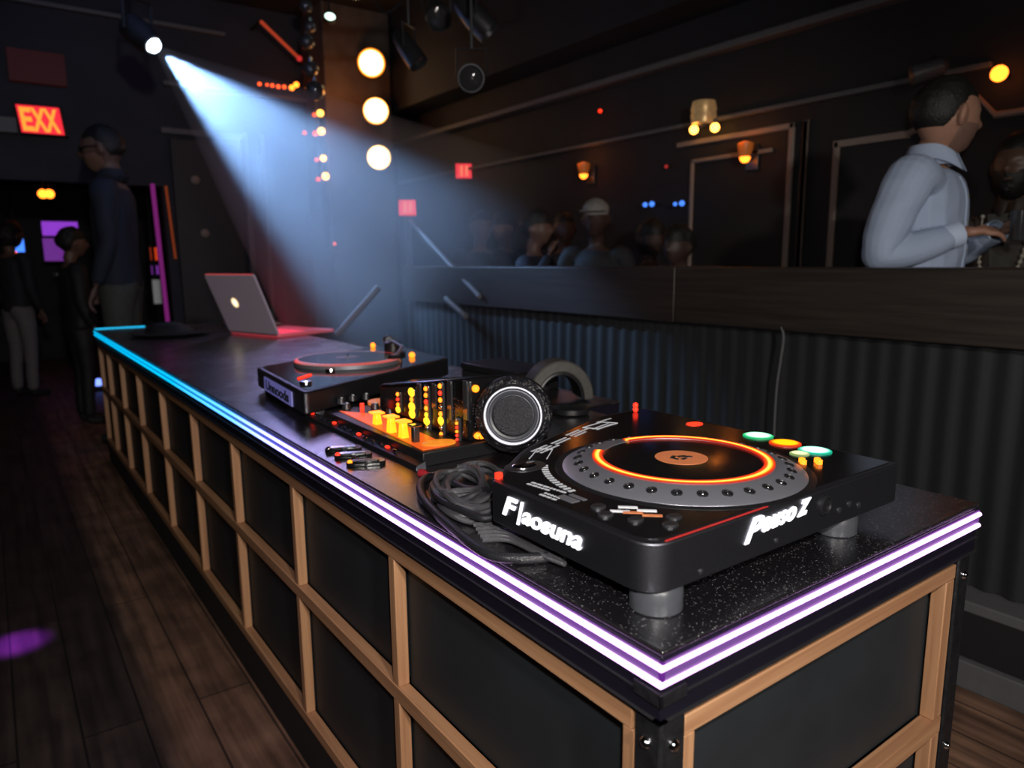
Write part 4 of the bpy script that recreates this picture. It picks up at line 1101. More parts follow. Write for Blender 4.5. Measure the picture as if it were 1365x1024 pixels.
b = MB(); b.tube([ta + V((0.02, 0.06, 0.055)), ta + V((0, 0, 0.055)), ta + V((-0.03, -0.14, 0.050)), ta + V((-0.075, -0.20, 0.040)), ta + V((-0.11, -0.235, 0.030))], 0.006, 10)
b.build('tonearm', 'silver', arm)
MB().box(ta + V((-0.135, -0.262, 0.022)), ta + V((-0.098, -0.226, 0.036))).build('headshell', 'black', arm, bevel=0.002)
MB().lathe([(0.016, -0.02), (0.019, -0.015), (0.019, 0.015), (0.016, 0.02)], 20, ta + V((0.018, 0.075, 0.056)), M0=V((0.3, 1, 0)).to_track_quat('Z', 'X').to_matrix()).build('counterweight', 'darkmetal', arm)
for (u, v, s_) in ((497, 459, 0.011), (499, 478, 0.012), (549, 472, 0.012), (438, 486, 0.010)):
    p = onz(u, v, TZ1 + 0.014)
    MB().ball((p.x, p.y, TZ1 + 0.010), s_, 12, 8).build('indicator', 'orangeled', tt)
b = MB(); p0, p1 = onz(398, 505, TZ1 + 0.002), onz(414, 500, TZ1 + 0.002); b.tube([p0, p1], 0.005, 8); b.build('pitch_light', 'redled', tt)
for (u, v) in ((441, 495), (408, 512), (480, 490)):
    p = onz(u, v, TZ1); MB().lathe([(0.020, 0), (0.018, 0.010), (0, 0.011)], 20, (p.x, p.y, TZ1)).build('knob', 'chrome', tt)
# lettered tag on the left flank
e = (N_ - L_p).normalized(); o0 = L_p.lerp(N_, 0.22); nx = V((e.y, -e.x, 0))
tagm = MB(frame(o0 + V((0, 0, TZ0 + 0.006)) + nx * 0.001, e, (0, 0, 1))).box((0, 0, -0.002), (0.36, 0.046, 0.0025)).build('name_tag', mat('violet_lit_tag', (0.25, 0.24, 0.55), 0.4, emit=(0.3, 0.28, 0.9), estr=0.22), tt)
text_mesh('lettering', 'Unnoods', 'navy', tt, 0.046, frame(o0 + V((0, 0, TZ0 + 0.014)) + nx * 0.0042 + e * 0.03, e, (0, 0, 1)), width=0.30, offset=0.0008)

# ------------------------------------------------------------------ laptop
LA, LB, LCn = V((0.665, 4.42, 1.0)), V((0.830, 3.93, 1.0)), V((1.23, 4.115, 1.0))
ex = (LB - LA).normalized(); ey = V((-ex.y, ex.x, 0))
LWd = (LB - LA).length; LDp = 0.46
lp = thing('laptop', 'open silver laptop with round glowing lid emblem on far counter', 'laptop', (LA + LB) / 2 + ey * 0.2)
X = frame(LA, ex, ey)
def rr_box(b, x0, y0, x1, y1, z0, z1, r):
    return b.prism(rounded([(x0, y0), (x1, y0), (x1, y1), (x0, y1)], [r] * 4), z0, z1)
base = rr_box(MB(X), 0, 0.01, LWd, LDp, 0.006, 0.024, 0.02).build('base', mat('red_lit_aluminium', (0.72, 0.28, 0.33), 0.4, 0.1, emit=(1, 0.06, 0.10), estr=0.22), lp, bevel=0.002)  # red light on the deck painted into its colour and glow
for fx, fy in ((0.04, 0.05), (LWd - 0.04, 0.05), (0.04, LDp - 0.04), (LWd - 0.04, LDp - 0.04)):
    MB(X).lathe([(0.012, 0), (0.012, 0.006)], 14, (fx, fy, 0)).build('foot', 'rubber', base)
b = MB(X)
for j in range(5):
    for i in range(12):
        x = 0.04 + i * (LWd - 0.08) / 12; y = 0.06 + j * 0.038
        b.box((x, y, 0.024), (x + (LWd - 0.08) / 12 - 0.006, y + 0.031, 0.027))
b.build('keyboard', mat('red_lit_keys', (0.05, 0.01, 0.012), 0.4, emit=(1.0, 0.055, 0.11), estr=1.1), base)  # glow added to the keys to stand for red light on the laptop
MB(X).box((LWd / 2 - 0.08, 0.29, 0.024), (LWd / 2 + 0.08, 0.40, 0.0255)).build('trackpad', mat('red_lit_trackpad', (0.4, 0.15, 0.17), 0.4, emit=(1.0, 0.06, 0.12), estr=0.45), base)  # red light on the trackpad painted as a weak glow
LT = math.radians(112)
XL = X @ Matrix.Translation((0, 0.012, 0.022)) @ Matrix.Rotation(LT, 4, 'X')
LH = 0.405
lid = rr_box(MB(XL), 0, 0, LWd, LH, -0.007, 0.006, 0.02).build('lid', 'laptop', lp, bevel=0.002)
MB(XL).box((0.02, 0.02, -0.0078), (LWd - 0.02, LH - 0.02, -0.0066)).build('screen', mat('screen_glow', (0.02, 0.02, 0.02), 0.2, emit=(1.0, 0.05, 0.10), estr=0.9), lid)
pe = XL @ V((LWd * 0.40, LH * 0.53, 0.0065))
MB(XL).lathe([(0.034, 0.006), (0.034, 0.0072), (0, 0.0074)], 28, (LWd * 0.40, LH * 0.53, 0)).build('emblem', emat_radial('emblem_glow', [(0, (1.6, 1.5, 1.2)), (0.7, (1.4, 1.15, 0.7)), (1, (0.8, 0.5, 0.2))], 1.0, 0.034), lid, origin=pe)
MB(XL).lathe([(0.008, 0.02), (0.008, LWd - 0.02)], 12, (0, 0, 0), M0=Matrix(((0, 0, 1), (1, 0, 0), (0, 1, 0)))).build('hinge', 'darkmetal', lp)
MB(XL).box((0.012, LH - 0.0015, -0.0065), (LWd - 0.012, LH + 0.0008, 0.0055)).build('red_light_on_lid_edge', mat('red_lit_edge', (0.5, 0.1, 0.1), 0.4, emit=(1, 0.10, 0.10), estr=0.45), lid)  # red light on the lid's top edge painted as a glow

# crumpled cloth behind the laptop, dark dish beside it
b = MB()
cp = onz(392, 428, 1.0); n = 14
vs = []; fs = []
for j in range(n + 1):
    for i in range(n + 1):
        x = (i / n - 0.5); y = (j / n - 0.5)
        ed = max(0, 1 - 1.9 * max(abs(x), abs(y)))
        z = 0.008 + (0.075 * ed + 0.03 * ed) * (0.6 + 0.9 * noise.noise(V((x * 6, y * 6, 1.7)))) + 0.006 * abs(noise.noise(V((x * 14, y * 14, 5))))
        vs.append((1.00 + x * 0.34 * (1 + 0.2 * noise.noise(V((y * 4, 0, 0)))), 5.10 + y * 0.5, 1.0 + max(z, 0.002)))
for j in range(n):
    for i in range(n):
        a = j * (n + 1) + i; fs.append((a, a + 1, a + n + 2, a + n + 1))
b._add(vs, fs)
o = tag(b.build('cleaning_cloth', mat('red_white_cloth', (0.42, 0.26, 0.22), 0.8, nscale=14, namt=0.8)), 'crumpled reddish cloth lying behind the laptop', 'cloth')
sm = o.modifiers.new('solid', 'SOLIDIFY'); sm.thickness = 0.003
dp = (0.34, 4.62, 1.0)
tag(MB().lathe([(0.10, 0.0), (0.22, 0.010), (0.25, 0.022), (0.245, 0.026), (0.15, 0.026), (0.13, 0.055), (0.07, 0.085), (0.0, 0.092)], 40, dp).build('felt_hat', 'matte'), 'low black hat lying left of the laptop on the counter', 'hat')

# ------------------------------------------------------------------ coiled cable beside the media player
cb = thing('coiled_cable', 'coil of sparkly black cable between the media player and the mixer', 'cable', (0.10, 0.58, 1.0))
def coil(cx, cy, rx, ry, turns, z0, dz, rot, r, seed, spread=0.008, n=40):
    q = random.Random(seed); pts = []
    for i in range(turns * n + 1):
        t = i / n; a = 2 * PI * t
        k = 1 + 0.07 * math.sin(t * 1.7 + seed) - spread * 6 * (t / turns)
        x = rx * k * math.cos(a); y = ry * k * math.sin(a)
        pts.append((cx + x * math.cos(rot) - y * math.sin(rot), cy + x * math.sin(rot) + y * math.cos(rot), z0 + dz * t + 0.004 * math.sin(3 * a + t)))
    return pts
MB().tube(coil(0.135, 0.610, 0.150, 0.070, 9, 1.007, 0.0030, 0.95, 0.0058, 2, 0.03), 0.0056, 8).build('strand', 'braid', cb)
MB().tube(coil(0.110, 0.635, 0.100, 0.055, 5, 1.010, 0.006, 1.05, 0.0058, 5, 0.03), 0.0058, 8).build('strand', 'braid', cb)
def smooth(pts, k=8):
    out = []; P = [V(p) for p in pts]
    for i in range(len(P) - 1):
        p0, p1, p2, p3 = P[max(i - 1, 0)], P[i], P[i + 1], P[min(i + 2, len(P) - 1)]
        for j in range(k):
            t = j / k
            out.append(0.5 * ((2 * p1) + (p2 - p0) * t + (2 * p0 - 5 * p1 + 4 * p2 - p3) * t * t + (3 * p1 - p0 - 3 * p2 + p3) * t * t * t))
    out.append(P[-1]); return out
# thick outer loop as seen along the counter edge
lp_px = [(648, 668), (618, 660), (590, 642), (572, 636), (561, 645), (563, 662), (580, 683), (605, 706), (630, 726), (655, 740), (690, 745), (725, 743), (760, 738)]
pp = [onz(u, v, 1.009) for u, v in lp_px]; pp[0].z = 1.03; pp[1].z = 1.022; pp[2].z = 1.02
MB().tube(smooth(pp), 0.0088, 12).build('thick_strand', 'cable', cb)
lp2 = [(655, 690), (640, 690), (610, 678), (590, 668), (578, 655), (582, 640), (600, 632)]
MB().tube(smooth([onz(u, v, 1.024) for u, v in lp2]), 0.007, 12).build('thick_strand', 'cable', cb)
for k in range(7):
    pts = [onz(u + k * 3, v + k * 5.0, 1.008 + 0.001 * k) for u, v in ((625, 690), (660, 690), (700, 708), (735, 722))]
    MB().tube(smooth(pts), 0.0045, 8).build('strand', 'braid', cb)
MB(frame(onz(606, 668, 1.012), V((0.35, -1, 0)), V((1, 0.35, 0)))).box((-0.055, -0.009, -0.004), (0.055, 0.009, 0.004)).build('cable_strap', mat('grey_strap', (0.35, 0.35, 0.38), 0.6), cb, bevel=0.003)
pa = onz(560, 632, 1.006); tag(MB().lathe([(0.009, 0), (0.009, 0.012), (0.005, 0.020), (0.005, 0.034)], 14, (pa.x, pa.y, 1.009), M0=V((0.4, -1, 0)).to_track_quat('Z', 'Y').to_matrix()).build('audio_plug', mat('red_plug', (0.35, 0.02, 0.03), 0.35)), 'small red audio plug beside the coiled cable', 'plug')

# ------------------------------------------------------------------ shiny little connectors on the counter edge
cl = thing('key_chain', 'short row of shiny metal clips lying near the glowing edge', 'clips', (0.065, 1.05, 1.0))
for k, ((u, v), m) in enumerate((((458, 601), 'chrome'), ((471, 609), 'chrome'), ((488, 619), 'blackgloss'))):
    p = onz(u, v, 1.0)
    X2 = Matrix.Translation((p.x, p.y, 1.0)) @ Matrix.Rotation(-0.42, 4, 'Z')
    b = MB(X2)
    b.prism(rounded([(-0.045, -0.020), (0.045, -0.020), (0.045, 0.020), (-0.045, 0.020)], [0.019] * 4), 0.0, 0.009)
    c = b.build('clip', 'blackgloss', cl, bevel=0.002)
    b = MB(X2); b.prism(rounded([(-0.032, -0.013), (0.030, -0.013), (0.030, 0.006), (-0.032, 0.006)], [0.006] * 4), 0.009, 0.0125)
    b.build('clip_plate', m, c, bevel=0.001)
    MB(X2).ball((-0.036, -0.010, 0.010), 0.006, 10, 6).build('clip_stone', ('chrome', 'redled', 'orangeled')[k], c)
pts = [onz(u, v, 1.006) for u, v in ((458, 601), (471, 609), (488, 619))]
MB().tube(smooth(pts), 0.004, 8).build('link', 'darkmetal', cl)
# ------------------------------------------------------------------ curtain along the half wall
b = MB(); vs = []; fs = []
ny, nz = 520, 5; y0c, y1c = -3.5, YE - 0.02
for j in range(nz + 1):
    z = 0.31 + (1.166 - 0.31) * j / nz
    for i in range(ny + 1):
        y = y0c + (y1c - y0c) * i / ny
        w = 2 * PI * y / 0.085 + 1.3 * noise.noise(V((y * 1.7, 0, 3)))
        x = 2.108 + 0.009 * math.sin(w) * (0.55 + 0.45 * (1 - j / nz)) + 0.008 * noise.noise(V((y * 5, z * 2, 0)))
        vs.append((x, y, z))
for j in range(nz):
    for i in range(ny):
        a = j * (ny + 1) + i; fs.append((a, a + 1, a + ny + 2, a + ny + 1))
b._add(vs, fs)
tag(b.build('curtain', mat('black_pleated_curtain', (0.009, 0.011, 0.013), 0.7, nscale=40, namt=0.2, sheen=0.1)), 'black pleated curtain hanging below the wooden ledge', 'curtain')
pts = [onx(u, v, 2.07) for u, v in ((1043, 436), (1046, 450), (1042, 480), (1037, 515), (1034, 560), (1033, 590))]
for q in pts: q.x = 2.062
tag(MB().tube(smooth(pts), 0.005, 8).build('hanging_wire', 'cornice'), 'thin grey wire hanging down the curtain from the ledge', 'wire')

# ------------------------------------------------------------------ lamps on the pillar
M['bigglow'] = emat_radial('amber_lens_glow', [(0, (6, 5.2, 3.6)), (0.80, (5.0, 3.6, 1.7)), (0.90, (2.8, 0.9, 0.05)), (1.0, (1.0, 0.16, 0.0))], 1.0, 0.150)
ds = ('topmost of the three big round amber lamps on the pillar', 'middle one of the three big round amber lamps on the pillar', 'lowest of the three big round amber lamps on the pillar')
for k, ((u, v), r) in enumerate((((495, 84), 0.155), ((501, 148), 0.145), ((505, 210), 0.135))):
    p = ony(u, v, 7.20)
    q = (CAM_LOC - p).normalized(); Q = q.to_track_quat('Z', 'Y').to_matrix()
    t = thing('stage_lamp', ds[k], 'lamp', p, 0, 'big amber lamps on the pillar')
    MB().lathe([(r * 0.55, -0.12), (r * 1.05, -0.03), (r * 1.08, 0.0), (r, 0.004), (r * 0.98, -0.02), (0.0, -0.03)], 36, p, M0=Q).build('housing', 'matte', t)
    MB().lathe([(r * 0.97, -0.008), (r * 0.90, 0.012), (r * 0.5, 0.03), (0, 0.036)], 40, p, M0=Q).build('lens', 'bigglow', t, origin=p)
    MB().cyl(p - q * 0.10, (p.x, 7.36, p.z), 0.02, seg=10).build('bracket', 'matte', t)
# pairs of small bulbs down the pillar's left edge
pairs = [((419, 153, .022), (427, 151, .036)), ((420, 178, .026), (428.5, 175, .040)), ((422, 213, .020), (431, 211, .034)), ((424, 239, .022), (434, 235, .040))]
nm = ('uppermost', 'second', 'third', 'lowest')
for k, (a, c) in enumerate(pairs):
    for j, (u, v, r) in enumerate((a, c)):
        p = ony(u, v, 7.30)
        t = thing('bulb', '%s %s orange bulb in the %s pair beside the pillar' % (('small dim', 'larger bright')[j], 'round', nm[k]), 'bulb', p, 0, 'orange bulb pairs beside the pillar')
        MB().ball(p, r, 14, 10).build('globe', 'warmbulb' if j else 'redbulb', t)
        MB().cyl(p + V((0, r * 0.8, 0)), p + V((0, r + 0.03, 0)), r * 0.5, seg=10).build('socket', 'matte', t)
p0, p1 = ony(417, 120, 7.36), ony(438, 330, 7.36)
tag(MB().tube([p0, p0.lerp(p1, 0.5), p1], 0.030, 8).build('bulb_rail', 'matte'), 'dark upright rail carrying the orange bulb pairs', 'rail')
for u, v, r, l in ((446, 325, .016, 'tiny orange lamp low beside the pillar, under the bulb pairs'), (406, 177, .020, 'faint orange lamp in the haze left of the bulb pairs')):
    p = ony(u, v, 7.34); t = thing('pilot_bulb', l, 'lamp', p)
    MB().ball(p, r, 10, 8).build('globe', 'redbulb', t); MB().cyl(p, p + V((0, 0.04, 0)), r * 0.6, seg=8).build('socket', 'matte', t)
# row of red lamps on the cornice
rowp = [(346, 112, .020), (356, 113, .016), (363, 114, .020), (371, 115.5, .022), (379, 116, .022), (389, 117, .030), (395, 113, .030)]
on = ('first', 'second', 'third', 'fourth', 'fifth', 'sixth', 'last')
for k, (u, v, r) in enumerate(rowp):
    p = ony(u, v, 7.80)
    t = thing('string_light', '%s red lamp from the left in the row above the beam' % on[k], 'lamp', p, 0, 'row of red lamps above the beam')
    MB().ball(p, r, 12, 8).build('globe', 'redbulb' if k < 5 else 'orangebulb', t)
    MB().cyl(p + V((0, r * .7, 0)), p + V((0, r + .03, 0)), r * .5, seg=8).build('socket', 'matte', t)
p0, p1 = ony(347, 28, 7.6), ony(399, 78, 7.6)
t = thing('neon_tube', 'slanting dim red neon tube high on the back wall', 'neon tube', (p0 + p1) / 2)
MB().cyl(p0, p1, 0.017, seg=10).build('tube', mat('dim_red_neon', (0.3, 0.05, 0.03), 0.4, emit=(1, 0.10, 0.03), estr=0.32), t)
MB().ball(p1, 0.03, 10, 8).build('end_cap', mat('dim_red_cap', (0.3, 0.03, 0.03), 0.4, emit=(1, 0.05, 0.05), estr=0.5), t)
MB().cyl(p0, p0 + V((0, 0.35, 0)), 0.012, seg=8).build('bracket', 'matte', t)
p = ony(440, 22, 6.8)
t = thing('stage_light', 'small bright greenish white stage light near the ceiling', 'lamp', p)
MB().ball(p, 0.042, 14, 10, s=(1.3, 0.8, 0.8)).build('lens', mat('green_white_glow', (0.5, 0.8, 0.7), 0.3, emit=(0.75, 1.0, 0.9), estr=2.4), t)
MB().lathe([(0.05, 0.0), (0.065, 0.03), (0.05, 0.16), (0.0, 0.17)], 18, p + V((0, 0.0, 0)), M0=V((0.3, 1, 0.1)).to_track_quat('Z', 'Y').to_matrix()).build('housing', 'matte', t)
MB().cyl(p + V((0.04, 0.12, 0.0)), (p.x + 0.04, p.y + 0.12, 4.25), 0.014, seg=8).build('rod', 'matte', t)
# strand of glass balls hanging left of the pillar
for k, (u, v, r) in enumerate(((408, 8, .07), (413, 36, .06), (409, 56, .075), (414, 92, .08), (420, 121, .10))):
    p = ony(u, v, 6.9)
    t = thing('glass_ball', ('highest hanging glass ball near the ceiling left of the pillar', 'second hanging glass ball from the ceiling', 'third hanging glass ball from the ceiling', 'fourth hanging glass ball from the ceiling', 'lowest and largest hanging glass ball, above the orange bulb pairs')[k], 'glass ball', p, 0, 'hanging glass balls')
    MB().ball(p, r, 20, 14).build('ball', mat('smoky_glass_%d' % k, (0.10, 0.10, 0.11), 0.10, 0.5, nscale=9, namt=0.6) if k == 0 else bpy.data.materials['smoky_glass_0'], t)
    MB().lathe([(0.02, 0), (0.02, 0.03), (0.006, 0.04), (0.006, 0.05)], 10, p + V((0, 0, r * 0.95))).build('cap', 'chrome', t)
    ztop = 4.25 if k == 0 else prevball
    MB().cyl(p + V((0, 0, r)), (p.x, p.y, max(ztop, p.z + r + 0.03)), 0.006, seg=6).build('cord', 'cable', t); prevball = p.z
# red lit signs
M['redsign'] = mat('red_sign_glow', (0.3, 0.02, 0.03), 0.4, emit=(1, 0.035, 0.06), estr=1.25, nscale=8, namt=0.4)
M['redsign2'] = mat('red_sign_letters', (0.4, 0.1, 0.05), 0.4, emit=(1, 0.22, 0.12), estr=1.3)
def redsign(u, v, x, half, label, pole=False, group=None):
    p = onx(u, v, x)
    q = V((CAM_LOC.x - p.x, CAM_LOC.y - p.y, 0)).normalized(); e = V((-q.y, q.x, 0))
    t = thing('lit_sign', label, 'sign', p)
    Xs = frame(p, e, (0, 0, 1))
    MB(Xs).box((-half * 1.06, -half * 0.96, -0.06), (half * 1.06, half * 0.96, -0.004)).build('sign_box', 'matte', t, bevel=0.004)
    MB(Xs).box((-half, -half * 0.9, -0.004), (half, half * 0.9, 0.003)).build('sign_face', 'redsign', t, bevel=0.003)
    MB(Xs).box((-half * 0.45, -half * 0.62, 0.003), (-half * 0.1, half * 0.66, 0.0045)).box((half * 0.22, -half * 0.62, 0.003), (half * 0.55, half * 0.66, 0.0045)).build('sign_bars', 'redsign2', t)
    return t, p
t, p = redsign(543, 277, 2.22, 0.068, 'red lit square sign on the post at the end of the half wall')
t2, p2 = redsign(618, 228, 3.72, 0.085, 'red lit square sign on the dark right wall')
MB().box((p2.x + 0.045, p2.y - 0.02, p2.z - 0.02), (3.80, p2.y + 0.02, p2.z + 0.02)).build('bracket', 'matte', t2)
b = MB().box((p.x - 0.022, p.y - 0.022, 0.0), (p.x + 0.022, p.y + 0.022, p.z - 0.07)).build('sign_post', 'cornice', t, bevel=0.004)
M['railgrey'] = mat('dim_grey_rail', (0.17, 0.155, 0.16), 0.5, nscale=30)
hb = p + V((0.0, -0.03, -0.10)); he = onx(648, 395, 2.09); he.x = 2.04
tag(MB().tube([hb, hb.lerp(he, .5), he], 0.016, 8).build('brace_rod', 'railgrey'), 'thin diagonal rod slanting down from the red sign post to the right', 'rod')
g0, g1 = onx(505, 383, 1.55), onx(449, 446, 1.10)
g1 = at(449, 447, (CAM_R.transposed() @ (g0 - CAM_LOC)).z * -1.0)
tag(MB().tube([g0, g0.lerp(g1, .5), g1], 0.024, 10).build('handrail', 'railgrey'), 'pale slanting handrail in the haze behind the laptop', 'handrail')
g0, g1 = onx(594, 398, 2.03), onx(621, 422, 2.03)
tag(MB().tube([g0, g0.lerp(g1, .5), g1], 0.020, 10).build('handrail', 'railgrey'), 'short pale slanting rod on the curtain below the ledge', 'handrail')
p = onx(600, 362, 2.05)

# wall lamps on the right wall
def sconce(u, v, x, r, label, plate=True):
    p = onx(u, v, x)
    t = thing('wall_lamp', label, 'wall lamp', p, 0, None)
    MB().ball(p, r, 16, 12).build('bulb', 'orangebulb', t)
    b = MB(); b.lathe([(r * 0.9, -r * 0.2), (r * 1.4, r * 1.6), (r * 1.5, r * 2.6), (r * 0.4, r * 3.0)], 18, p); b.build('shade', mat('amber_glass_shade', (0.5, 0.2, 0.05), 0.3, emit=(1, 0.16, 0.01), estr=0.12), t)
    b = MB(); b.box((p.x, p.y - 0.012, p.z - 0.01), (3.80, p.y + 0.012, p.z + 0.014)); b.box((3.775, p.y - 0.05, p.z - 0.08), (3.80, p.y + 0.05, p.z + 0.09)); b.build('wall_plate', 'darkmetal', t, bevel=0.003)
    return p
sc = [sconce(778, 233, 3.70, 0.036, 'glowing orange wall lamp above the crowd, farther along the right wall'),
      sconce(993, 210, 3.70, 0.036, 'glowing orange wall lamp inside the pale panel frame')]
p = onx(938, 150, 3.70)
t = thing('shaded_wall_lamp', 'gold patterned wall lamp with two bright bulbs under its shade', 'wall lamp', p)
b = MB(); Qs = V((CAM_LOC.x - p.x, CAM_LOC.y - p.y, 0)).normalized()
b.lathe([(0.082, -0.075), (0.092, -0.02), (0.086, 0.0), (0.092, 0.02), (0.080, 0.075), (0.0, 0.08)], 30, p); b.build('lamp_shade', 'gold', t)
for u, v in ((925, 173), (953, 170)):
    q = onx(u, v, 3.69)
    MB().ball(q, 0.032, 14, 10).build('bulb', 'warmbulb', t); MB().cyl(q, q + V((0, 0, 0.06)), 0.015, seg=10).build('socket', 'darkmetal', t)
b = MB().box((p.x, p.y - 0.02, p.z - 0.10), (3.80, p.y + 0.02, p.z - 0.05)); b.build('bracket', 'darkmetal', t)
def small(u, v, x, r, m, name, label, wallx=3.80, cat='lamp', group=None):
    p = onx(u, v, x); t = thing(name, label, cat, p, 0, group)
    MB().ball(p, r, 14, 10).build('globe', m, t)
    if wallx: MB().cyl(p, (wallx, p.y, p.z), r * 0.45, seg=8).build('bracket', 'matte', t)
    return p
small(1332, 98, 3.70, 0.040, 'orangebulb', 'wall_bulb', 'orange bulb high on the wall above the bearded person')
small(800, 148, 3.74, 0.016, 'redled', 'pilot_bulb', 'tiny red lamp high on the dark wall above the crowd')
small(888, 222, 3.74, 0.014, mat('faint_red_lamp', (.2, .02, .02), .4, emit=(1, .05, .05), estr=.3), 'pilot_bulb', 'faint red lamp left of the pale panel frame')
small(1297, 327, 3.42, 0.030, 'redbulb', 'table_candle', 'red glowing candle lamp low between the two men', None)
tc = onx(1297, 327, 3.42)
# --- table with the candle between them
tcd = thing('side_table', 'small dark table with a candle between the two men', 'table', (tc.x, tc.y, 0))
MB().lathe([(0.16, 0), (0.16, 0.02), (0.03, 0.04), (0.03, tc.z - 0.10), (0.20, tc.z - 0.08), (0.20, tc.z - 0.05), (0, tc.z - 0.05)], 28, (tc.x, tc.y, 0)).build('pedestal_table', 'matte', tcd)
for k, (u, v, r) in enumerate(((860, 273, .019), (869, 272, .021), (900, 272, .015), (909, 271, .021))):
    small(u, v, 3.70, r, 'bluebulb', 'blue_bulb', ('first', 'second', 'third', 'fourth')[k] + ' small blue lamp from the left on the far right wall', 3.80, 'lamp', 'small blue wall lamps')

# ceiling rig: truss tube, dark spotlights and cables
rp0, rp1 = at(470, 14, 5.2), at(760, 30, 4.6)
rp0.z = rp1.z = 3.36
rg = thing('lighting_rig', 'dark lighting bar with clamps and looping cables under the ceiling', 'lighting rig', (rp0 + rp1) / 2)
for dz in (0, 0.22):
    MB().cyl(rp0 + V((0, 0, dz)), rp1 + V((0, 0, dz)), 0.024, seg=12).build('bar', 'darkmetal', rg)
b = MB()
for k in range(9):
    a = rp0.lerp(rp1, k / 8); c = rp0.lerp(rp1, min(1, (k + 0.5) / 8))
    b.tube([a, c + V((0, 0, 0.22))], 0.010, 6); 
    if k < 8: b.tube([c + V((0, 0, 0.22)), rp0.lerp(rp1, (k + 1) / 8)], 0.010, 6)
b.build('lacing', 'darkmetal', rg)
for k in (0.1, 0.9):
    a = rp0.lerp(rp1, k); MB().cyl(a + V((0, 0, .22)), (a.x, a.y, 4.25), 0.012, seg=8).build('drop_rod', 'darkmetal', rg)
b = MB(); 
for k in range(4):
    a, c = rp0.lerp(rp1, 0.1 + k * 0.22), rp0.lerp(rp1, 0.30 + k * 0.22)
    b.tube(smooth([a, a.lerp(c, .3) + V((0, 0, -0.14 - 0.05 * (k % 2))), a.lerp(c, .7) + V((0, 0, -0.10)), c]), 0.008, 6)
b.build('cable_loops', 'cable', rg)
def parcan(u, v, tt_, aim, label, r=0.085):
    p = at(u, v, tt_); q = V(aim).normalized(); Q = q.to_track_quat('Z', 'Y').to_matrix()
    t = thing('par_can', label, 'spotlight', p, 0, 'unlit spotlights under the ceiling')
    MB().lathe([(0.03, -0.26), (r * 0.8, -0.22), (r, -0.08), (r, 0.02), (r * 0.92, 0.02), (r * 0.9, -0.02), (0, -0.03)], 26, p, M0=Q).build('can', 'darkmetal', t)
    MB().lathe([(r * 0.9, -0.015), (r * 0.5, 0.004), (0, 0.008)], 24, p, M0=Q).build('lens', 'glass', t)
    top = V((p.x, p.y, 0)) - q * 0.1; zt = p.z + 0.30
    sd_ = q.cross(V((0, 0, 1))).normalized() * (r + 0.012); c = p - q * 0.1
    MB().tube([c + sd_, c + sd_ + V((0, 0, .16)), c - sd_ + V((0, 0, .16)), c - sd_], 0.008, 6).build('yoke', 'darkmetal', t)
    MB().cyl(c + V((0, 0, .16)), (c.x, c.y, 4.25), 0.010, seg=8).build('rod', 'darkmetal', t)
parcan(628, 104, 4.3, (-0.55, -0.75, -0.3), 'unlit spotlight with pale lens rim, lowest right of the amber lamps', 0.080)
parcan(585, 24, 4.8, (-0.3, -0.8, -0.6), 'unlit spotlight high at the ceiling, right of the topmost amber lamp')
parcan(556, 82, 4.9, (0.3, -0.5, -0.8), 'unlit spotlight aimed down just right of the topmost amber lamp', 0.07)
parcan(650, 40, 4.5, (0.6, -0.4, -0.7), 'unlit spotlight on the far right end of the ceiling rig', 0.08)
# extra unlit wall spot above the man
p = onx(1228, 97, 3.66)
t = thing('wall_spotlight', 'unlit grey spotlight on the wall above the man in the blue shirt', 'spotlight', p)
Q = V((-0.6, 0.75, -0.25)).normalized().to_track_quat('Z', 'Y').to_matrix()
MB().lathe([(0.02, -0.13), (0.05, -0.10), (0.055, 0.05), (0.048, 0.05), (0, 0.03)], 20, p, M0=Q).build('can', 'rubber', t)
MB().cyl(p, (3.80, p.y, p.z + 0.10), 0.012, seg=8).build('bracket', 'darkmetal', t)

# ------------------------------------------------------------------ EXX sign and the far-left room
p = ony(54, 160, 7.86)
q = V((CAM_LOC.x - p.x, CAM_LOC.y - p.y, 0)).normalized(); e = V((-q.y, q.x, 0))
ex_sign = thing('exit_sign', 'glowing red sign with yellow EXX lettering hanging at the left doorway', 'sign', p)
XS = frame(p, e, (0, 0, 1)) @ Matrix(((1, -0.10, 0, 0), (0, 1, 0, 0), (0, 0, 1, 0), (0, 0, 0, 1)))
EH, EV = 0.172, 0.124
MB(XS).box((-EH - 0.012, -EV - 0.012, -0.06), (EH + 0.03, EV + 0.012, -0.004)).build('sign_box', 'matte', ex_sign, bevel=0.005)
MB(XS).box((-EH, -EV, -0.004), (EH, EV, 0.004)).build('sign_face', mat('red_exit_glow', (0.3, 0.01, 0.02), 0.4, emit=(1, 0.012, 0.03), estr=1.0), ex_sign, bevel=0.003)
M['exitletter'] = mat('yellow_exit_letters', (0.5, 0.3, 0.05), 0.4, emit=(0.95, 0.36, 0.02), estr=1.0)
text_mesh('lettering', 'E', 'exitletter', ex_sign, 0.285, XS @ Matrix.Translation((-0.155, -0.099, 0.0055)), offset=0.009, width=0.090)
text_mesh('lettering', 'X', 'exitletter', ex_sign, 0.285, XS @ Matrix.Translation((-0.072, -0.099, 0.0055)), offset=0.010, width=0.122)
text_mesh('lettering', 'X', 'exitletter', ex_sign, 0.285, XS @ Matrix.Translation((0.030, -0.099, 0.0062)), offset=0.010, width=0.118)
MB().cyl(p + V((0, 0, EV)), (p.x, 7.99, p.z + EV + 0.02), 0.012, seg=8).build('bracket', 'matte', ex_sign)
p = ony(8, 166, 7.9)
